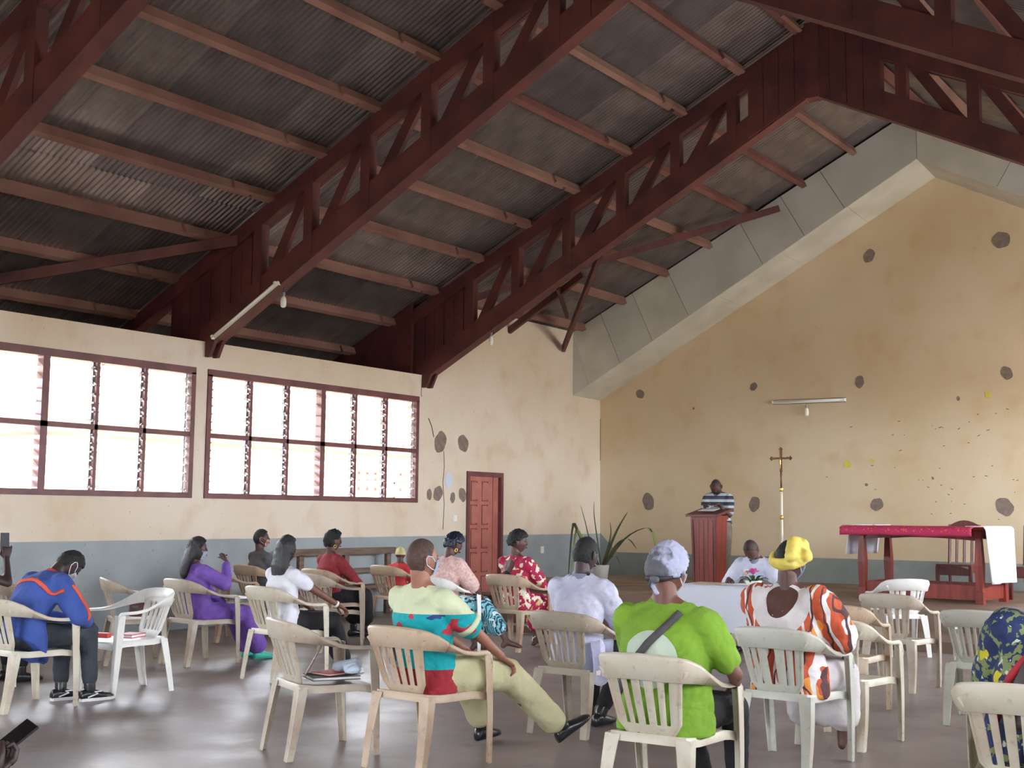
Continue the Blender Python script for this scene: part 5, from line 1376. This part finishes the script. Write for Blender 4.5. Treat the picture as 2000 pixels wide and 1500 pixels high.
# untucked tail hanging over the right side of the seat
b = bmesh.new(); g = []
for j in range(9):
    row = []
    for i in range(9):
        u, v = i/8, j/8; row.append(b.verts.new((.165+.03*v+.012*math.sin(u*9+v*3), -.20+.30*u-.02*v, .62-.30*v*(1-.35*abs(u-.35)))))
    g.append(row)
for j in range(8):
    for i in range(8): b.faces.new((g[j][i], g[j][i+1], g[j+1][i+1], g[j+1][i]))
bmesh.ops.solidify(b, geom=b.faces[:], thickness=.005); 
for v in b.verts: v.co.x += .03
obj('shirt_tail', b, WSH, t, smooth=True)
trousers(t, J, BLK); shoes(t, J, M_blk); hair_cap(t, J, HAIRM, grow=.008)
# woman in the lime green shirt
LIME = cloth('lime_jersey', (130, 172, 52), (114, 154, 44))
x, y = at('c5', -.0)
t, J = person(x, y, 0, 'person in a lime green T-shirt with a pale disc print and a grey head scarf', SK2, lean=1, bulk=1.24, waist=1.22, head=(-8, 2, 0), hands={-1: (-.18, .33, .60), 1: (.22, .28, .62)}, elbows={1: (1, -.5, -.8), -1: (-.8, -.5, -1)},
    knees={-1: (-.14, .40, .5), 1: (.16, .40, .5)}, feet={-1: (.02, .36, .085), 1: (.16, .42, .085)}, shoulders=1.22, curl=(.8, .8), voxel=.010)
gs = shirt(t, J, LIME, 'tee_shirt', sleeve=.72, bulk=1.24, waist=1.22, loose=.026, length=.02, flare=.02, voxel=.009, disp=.03, puff=.0)
patch_on(t, gs, (.01, .775), (.135, .135), (.002, .002), (0, 1, 0), mat('pale_print', srgb(190, 204, 188), .8), 'disc_print', off=.007, nr=14)
trousers(t, J, BLK, bulk=1.2, loose=.012); shoes(t, J, M_blk, name='strappy_shoe')
nb, up, fw, rt = J['nb'], J['up'], J['fw'], J['rt']
on_surface(t, gs, [nb+rt*.12-up*.03, nb+rt*.06-up*.12, nb-rt*.10-up*.30, nb-rt*.20-up*.44], (0, 1, 0), .036, cloth('grey_webbing', (84, 80, 84)), 'bag_strap', off=.014)
SCF = mat('grey_head_scarf', srgb(168, 172, 196), .7, srgb(92, 92, 100), 5.5, ramp=(.47, .53), bump=.3, bscale=30)
hair_cap(t, J, SCF, 'head_scarf', grow=.030, low=-.22, front=.50, disp=.006, side=-.15)
H, MH = J['hc'], J['MH']; K = lambda a, c, z: H+MH @ Vector((a, c, z))
b = bmesh.new(); tube(b, [K(-.088, -.03, -.035), K(-.05, -.10, -.045), K(.0, -.125, -.042), K(.05, -.10, -.04), K(.09, -.02, -.02)], [(.010, .018)]*5, 8); obj('scarf_band', b, mat('dark_scarf_edge', srgb(58, 50, 60), .7), t, smooth=True)
b = bmesh.new(); cap(b, K(.0, -.125, -.04), K(.022, -.13, -.045), .016, .018); tube(b, [K(.01, -.13, -.04), K(.012, -.14, -.075), K(.03, -.135, -.105), K(.035, -.13, -.115)], [(.012, .005)]*4, 8); tube(b, [K(.0, -.13, -.04), K(-.008, -.138, -.07), K(-.004, -.132, -.085)], [(.010, .004)]*3, 8); obj('scarf_knot', b, SCF, t, smooth=True)
mask(t, J, M_maskw)
# woman with the yellow turban
ORG = print_mat('orange_wax_print', (192, 84, 52), [((232, 150, 66), 6.0, .60, 6, 'n'), ((226, 222, 222), 2.0, .80, 4.2, 'w'), ((84, 52, 56), 2.35, .93, 4.2, 'w'), ((222, 218, 220), 4.0, .64, 5, 'n')])
x, y = at('c6', .0)
t, J = person(x, y, 0, 'person in an orange and white printed dress with a yellow turban', SK1, lean=-2, bulk=1.15, waist=1.1, head=(-10, 4, 4), hands={-1: (-.16, .34, .60), 1: (.22, .32, .60)}, elbows={1: (1, -.5, -.5), -1: (-1, -.5, -.5)},
    knees={-1: (-.12, .42, .5), 1: (.16, .42, .5)}, feet={-1: (-.10, .46, .085), 1: (.14, .44, .085)}, shoulders=1.12, voxel=.010)
shirt(t, J, ORG, 'dress_bodice', sleeve=.9, bulk=1.15, waist=1.1, loose=.030, puff=.03, length=.04, flare=.02, voxel=.010, disp=.035, neck=.02)
PWH = cloth('pale_cotton', (214, 208, 208), (196, 190, 192))
skirt(t, J, PWH, hem=.24, name='pale_skirt', loose=.024)
nb, up, fw, rt, sh, el = J['nb'], J['up'], J['fw'], J['rt'], J['sh'], J['el']
# broad white collar: a yoke that dips down the back
gd = [c for c in t.children if c.name.startswith('dress_bodice')][0]
def dip(a, rx, rz, q): return rx, rz*(1.0 if math.sin(a) < 0 else .45)
patch_on(t, gd, (0, .985), (.185, .235), (.095, .125), (0, 1, 0), PWH, 'white_collar', off=.008, na=48, nr=7, fn=dip)
patch_on(t, gd, (0, .985), (.10, .13), (.002, .002), (0, 1, 0), SK1, 'bare_upper_back', off=.003, na=48, nr=5, fn=dip)
patch_on(t, gd, (0, .99), (.185, .20), (.08, .08), (0, -1, 0), PWH, 'white_collar', off=.006, na=48, nr=7, fn=dip)
for s in (-1, 1):
    e, q = el[s], sh[s].lerp(el[s], .72); b = bmesh.new(); cap(b, q, e, .082, .086); cap(b, e, e.lerp(J['wr'][s], .2), .08, .055); fuse(b, 'sleeve_cuff', PWH, t, voxel=.010, disp=.03)
YEL = mat('yellow_wrap', srgb(226, 208, 110), .75, srgb(210, 188, 84), 9, bump=.5, bscale=26)
hair_cap(t, J, HAIRM, grow=.016, low=-.25)
H, MH = J['hc'], J['MH']
b = bmesh.new(); N_ = 16
pts = []; rad = []
for k in range(N_+1):
    a = 2*PI*k/N_; pts.append(H+MH @ Vector((.088*math.cos(a), .098*math.sin(a)-.012, .022+.042*math.sin(a)))); rad.append((.042+.004*math.sin(3*a), .030+.006*math.cos(2*a)))
tube(b, pts, rad, 10)
for k in range(5): cap(b, H+MH @ Vector((.075, .06-.045*k, .04)), H+MH @ Vector((.02, .055-.02*k, .118)), .036, .036)
cap(b, H+MH @ Vector((.09, -.01, .05)), H+MH @ Vector((.125, -.04, .04)), .040, .030); cap(b, H+MH @ Vector((-.05, .06, .09)), H+MH @ Vector((.05, .05, .11)), .034, .036)
fuse(b, 'yellow_turban', YEL, t, voxel=.007, smooth=3, disp=.012, tex=TX2); mask(t, J, M_mask)
# printed dress at the right edge
BYP = print_mat('blue_yellow_print', (34, 48, 92), [((122, 134, 84), 2, .52, 26, 'n'), ((196, 204, 190), 3, .64, 34, 'n'), ((28, 44, 86), 5, .34, 8, 'v'), ((204, 192, 40), 8, .69, 7, 'n')])
x, y = at('c12')
t, J = person(x+.03, y, 0, 'person in a blue and yellow printed dress with red piping, cut by the right edge', SK0, lean=6, side=14, bulk=1.12, waist=1.1, head=(0, 8, 8), hands={-1: (-.2, .32, .58), 1: (.2, .32, .58)}, elbows={1: (1, -.5, -.5), -1: (-1, -.3, -.5)}, shoulders=1.12, voxel=.011)
gb = shirt(t, J, BYP, 'dress_bodice', fore=.3, bulk=1.12, waist=1.1, loose=.026, puff=.025)
skirt(t, J, BYP, hem=.15, name='dress_skirt')
nb, up, fw, rt = J['nb'], J['up'], J['fw'], J['rt']
on_surface(t, gb, [nb-rt*.035-up*.02, nb-rt*.06-up*.12, nb-rt*.115-up*.24, nb-rt*.13-up*.42], (0, 1, 0), .030, mat('red_piping', srgb(170, 36, 48), .7), 'red_piping')
bk = on_surface(t, gb, [nb+rt*.02-up*.1, nb+rt*.0-up*.24, nb-rt*.02-up*.42], (0, 1, 0), .17, SK0, 'bare_back_panel', off=.001); hair_cap(t, J, HAIRM, grow=.02)
# person at the left edge raising a phone
x, y = at('c17')
t, J = person(x-.08, y, -6, 'person at the left edge in a peach patterned top holding a phone up', SK0, lean=0, head=(0, 0, 0), hands={-1: (-.2, .3, .6), 1: (.20, .20, 1.05)}, elbows={1: (1, .2, -1), -1: (-.5, -.5, -.7)}, curl=(.5, 1.1), hand_dir={1: ((-.2, .1, 1), (.8, -.4, 0))}, voxel=.012)
shirt(t, J, print_mat('peach_print', (230, 160, 130), [((240, 220, 210), 2, .55, 14, 'n')]), 'top', sleeve=.5); trousers(t, J, BLK); shoes(t, J, M_blk); hair_cap(t, J, HAIRM, grow=.02)
w = J['wr'][1]; wl_ = t.matrix_basis @ w
M_ph = mat('phone_case', srgb(44, 46, 54), .35)
ph = thing('phone', tuple(wl_+Vector((-.03, .0, .06))), 0, 'dark phone held up at the left edge of the frame', 'phone'); ph.rotation_euler = (R(8), 0, R(40))
b = bbox(-.036, .036, -.005, .005, 0, .15, .004); obj('phone_body', b, M_ph, ph); obj('phone_screen', bbox(-.032, .032, .005, .006, .006, .144), mat('dark_screen', (.01, .01, .012), .1), ph)
# person outside the frame whose hands hold a phone in the lower left corner
t, J = person(-3.62, 1.86, 0, 'person in the lower left corner, only dark hands holding a phone in view', SK0, lean=6, hands={-1: (.03, .31, .755), 1: (.235, .285, .655)}, elbows={1: (1, -.4, -.6), -1: (-.6, -.5, -.7)}, curl=(.9, 1.2), head=(0, 20, 0),
    hand_dir={1: ((-.05, .8, .55), (.2, .45, -.7)), -1: ((.8, .42, .13), (-.1, .1, .9))}, voxel=.010)
shirt(t, J, CHAR, 'top', fore=.3); trousers(t, J, DENIM); shoes(t, J, M_blk); hair_cap(t, J, HAIRM)
ph = thing('phone', (-3.43, 2.26, .762), 0, 'black phone lying in the dark hands at the lower left corner', 'phone'); Fv = Vector((-.576, .817, .0)); Rv = Vector((.817, .576, 0)); Uz = Vector((0, 0, 1))
a_ = (Rv*.58+Uz*.55+Fv*.55).normalized(); n_ = (-Rv*.25+Uz*.6-Fv*.75); n_ = (n_-a_*n_.dot(a_)).normalized(); ph.rotation_euler = Matrix((a_.cross(n_), a_, n_)).transposed().to_euler(); ph.scale = (.85, .85, .85)
obj('phone_body', bbox(-.037, .037, -.075, .075, -.005, .005, .004), M_ph, ph); obj('phone_screen', bbox(-.033, .033, -.07, .07, .005, .006), mat('dark_screen', (.01, .01, .012), .1), ph)
# man reading at the lectern
STR = print_mat('navy_white_stripes', (60, 64, 76), [((176, 186, 190), 0, .42, 11, 'z'), ((34, 38, 60), .03, .12, 11, 'z')])
t, J = person(-8.37, 17.50, 190, 'person standing at the lectern in a dark and white striped shirt, head bowed', SK1, stand=True, z=SZ, lean=17, head=(6, 34, 0), neck_f=.03, hands={-1: (-.13, .42, 1.20), 1: (.10, .42, 1.20)}, elbows={-1: (-.35, -.6, -.8), 1: (.35, -.6, -.8)}, sc=1.045, voxel=.012, back_curve=.04)
shirt(t, J, STR, 'polo_shirt', sleeve=.8, length=.0, loose=.022, collar=STR); trousers(t, J, cloth('grey_trousers', (128, 118, 104)), loose=.02); shoes(t, J, M_blk); hair_cap(t, J, mat('stubble', srgb(52, 38, 36), .7), grow=.003, disp=0)
mask(t, J, mat('black_mask', srgb(40, 44, 48), .7))
o = obj('paper_sheet', bbox(-.14, .14, -.1, .1, 0, .004), mat('paper', srgb(240, 240, 240), .7), loc=(-8.30, 16.98, SZ+1.205), rot=(R(10.5), 0, R(-4))); tag(o, 'sheet of paper lying on the sloping top of the lectern', 'paper')
# man writing at the cloth-covered table
x, y = at('c26')
WS2 = cloth('white_shirt_blue_fleck', (222, 226, 240), (196, 202, 222))
t, J = person(-5.62, 12.78, 180, 'person in a short-sleeved white shirt bent over the cloth-covered table, writing', SK1, lean=26, head=(0, 34, 0), bulk=1.12, hands={-1: (-.14, .40, .775), 1: (.20, .40, .775)}, elbows={-1: (-.5, -.3, -.6), 1: (.5, -.3, -.6)}, shoulders=1.12, curl=(.5, 1.0),
    knees={-1: (-.1, .36, .5), 1: (.1, .36, .5)}, feet={-1: (-.1, .3, .085), 1: (.1, .3, .085)}, voxel=.011, hand_dir={1: ((-.5, .8, -.1), (0, 0, 1)), -1: ((.5, .8, -.1), (0, 0, 1))})
shirt(t, J, WS2, 'shirt', sleeve=.85, bulk=1.12, collar=WS2, loose=.024, puff=.01); trousers(t, J, BLK); shoes(t, J, M_blk); hair_cap(t, J, mat('stubble', srgb(52, 38, 36), .7), grow=.003, disp=0)
CH['c26'].location = (-5.62, 12.86, 0); CH['c26'].rotation_euler.z = R(180)
# ---------------------------------------------------------------- small things
def flat(nm, dims, m, loc, rz, label, cat, pages=None):
    w, l, h = dims; t = thing(nm, loc, R(rz), label, cat)
    obj('cover', bbox(-w/2, w/2, -l/2, l/2, 0, h*.2), m, t); obj('cover', bbox(-w/2, w/2, -l/2, l/2, h*.8, h), m, t)
    obj('pages', bbox(-w/2+.004, w/2-.004, -l/2+.003, l/2-.003, h*.2, h*.8), mat('paper', srgb(240, 240, 240), .7), t); return t
x, y = at('c2', .06, -.02); zs = .434
flat('notebook', (.24, .30, .022), mat('dark_green_cover', srgb(58, 66, 60), .6), (x, y, zs), -30, 'dark green folder under the other papers on the empty beige armchair', 'book')
flat('booklet', (.17, .22, .012), mat('red_cover', srgb(196, 66, 66), .6), (x-.01, y+.03, zs+.024), -5, 'red booklet on the pile on the empty beige armchair', 'book')
b = bmesh.new()
for (a, c, h_) in [(-.06, .0, .03), (.0, .04, .04), (.05, .0, .03), (.1, -.02, .02)]: cap(b, (a, c, h_*.5), (a+.04, c+.02, h_*.5+.01), h_*.8+.01)
o = fuse(b, 'face_mask', M_mask, None, voxel=.006, disp=.01, tex=TX2); o.location = (x+.08, y+.02, zs+.052); o.rotation_euler = (0, 0, R(-10)); tag(o, 'crumpled pale blue cloth on the books of the empty beige armchair', 'cloth')
o.name = 'folded_cloth'
t_ = flat('booklet', (.15, .21, .01), mat('brown_printed_cover', srgb(150, 112, 92), .6, srgb(206, 196, 190), 40, ramp=(.5, .54)), (x-.13, y-.02, zs+.10), -20, 'brown printed booklet leaning against the slats of the empty beige armchair', 'book')
t_.rotation_euler = (R(62), R(0), R(-52))
b = bmesh.new(); lathe(b, [(.006, 0), (.045, .004), (.05, .03), (.02, .05), (.012, .12)], 12)
x, y = at('c15', .05, 0)
flat('book', (.15, .2, .03), mat('red_hymnal_cover', srgb(190, 44, 60), .5), (x+.05, y+.06, .434), 20, 'red covered book on the seat of the bright white armchair', 'book')
o = obj('pencil_case', bbox(-.07, .07, -.03, .03, 0, .04, .01), mat('orange_red_vinyl', srgb(226, 84, 70), .4), loc=(x-.06, y-.13, .436), rot=(0, 0, R(15))); tag(o, 'small orange-red pencil case on the seat of the bright white armchair', 'pencil case')
x, y = at('c13'); 
o = thing('notebook', (x+.10, y+.36, .60), R(-10), 'open notebook with black cover on the lap of the purple dress', 'book'); 
obj('cover', bbox(-.16, .16, -.11, .11, 0, .006), M_dark, o); obj('pages', bbox(-.155, .155, -.105, .105, .006, .016), mat('paper', srgb(240, 240, 240), .7), o)
# black handbags on the floor
def bag(loc, rz, w, d, h, label, m=M_blk):
    t = thing('handbag', loc, R(rz), label, 'bag'); b = bmesh.new()
    loft(b, [((0, 0, 0.001), (w*.95, 0, 0), (0, d, 0)), ((0, 0, h*.1), (w, 0, 0), (0, d*1.05, 0)), ((0, 0, h*.7), (w*.92, 0, 0), (0, d*.85, 0)), ((0, 0, h), (w*.8, 0, 0), (0, d*.25, 0))], 16)
    obj('bag_body', b, m, t, smooth=True)
    b = bmesh.new(); tube(b, [(-w*.5, 0, h*.95), (-w*.4, 0, h*1.35), (0, 0, h*1.5), (w*.4, 0, h*1.35), (w*.5, 0, h*.95)], .009, 6); obj('handle', b, m, t, smooth=True)
    b = bmesh.new(); box(b, -.03, .03, -d*.95, -d*.8, h*.55, h*.7); obj('clasp', b, M_gmetal, t)
bag((-8.62, 10.35, 0), 10, .15, .08, .26, 'black handbag on the floor between the red blouse and the teal shirt')
bag((-8.0, 9.45, 0), 40, .10, .06, .2, 'smaller black bag on the floor left of the teal shirt')

x, y = at('c14', .02, .02); bag((x, y, .436), 20, .10, .06, .15, 'dark brown bag on the seat of the empty greyish armchair near the left wall', mat('brown_leather', srgb(92, 56, 54), .5))
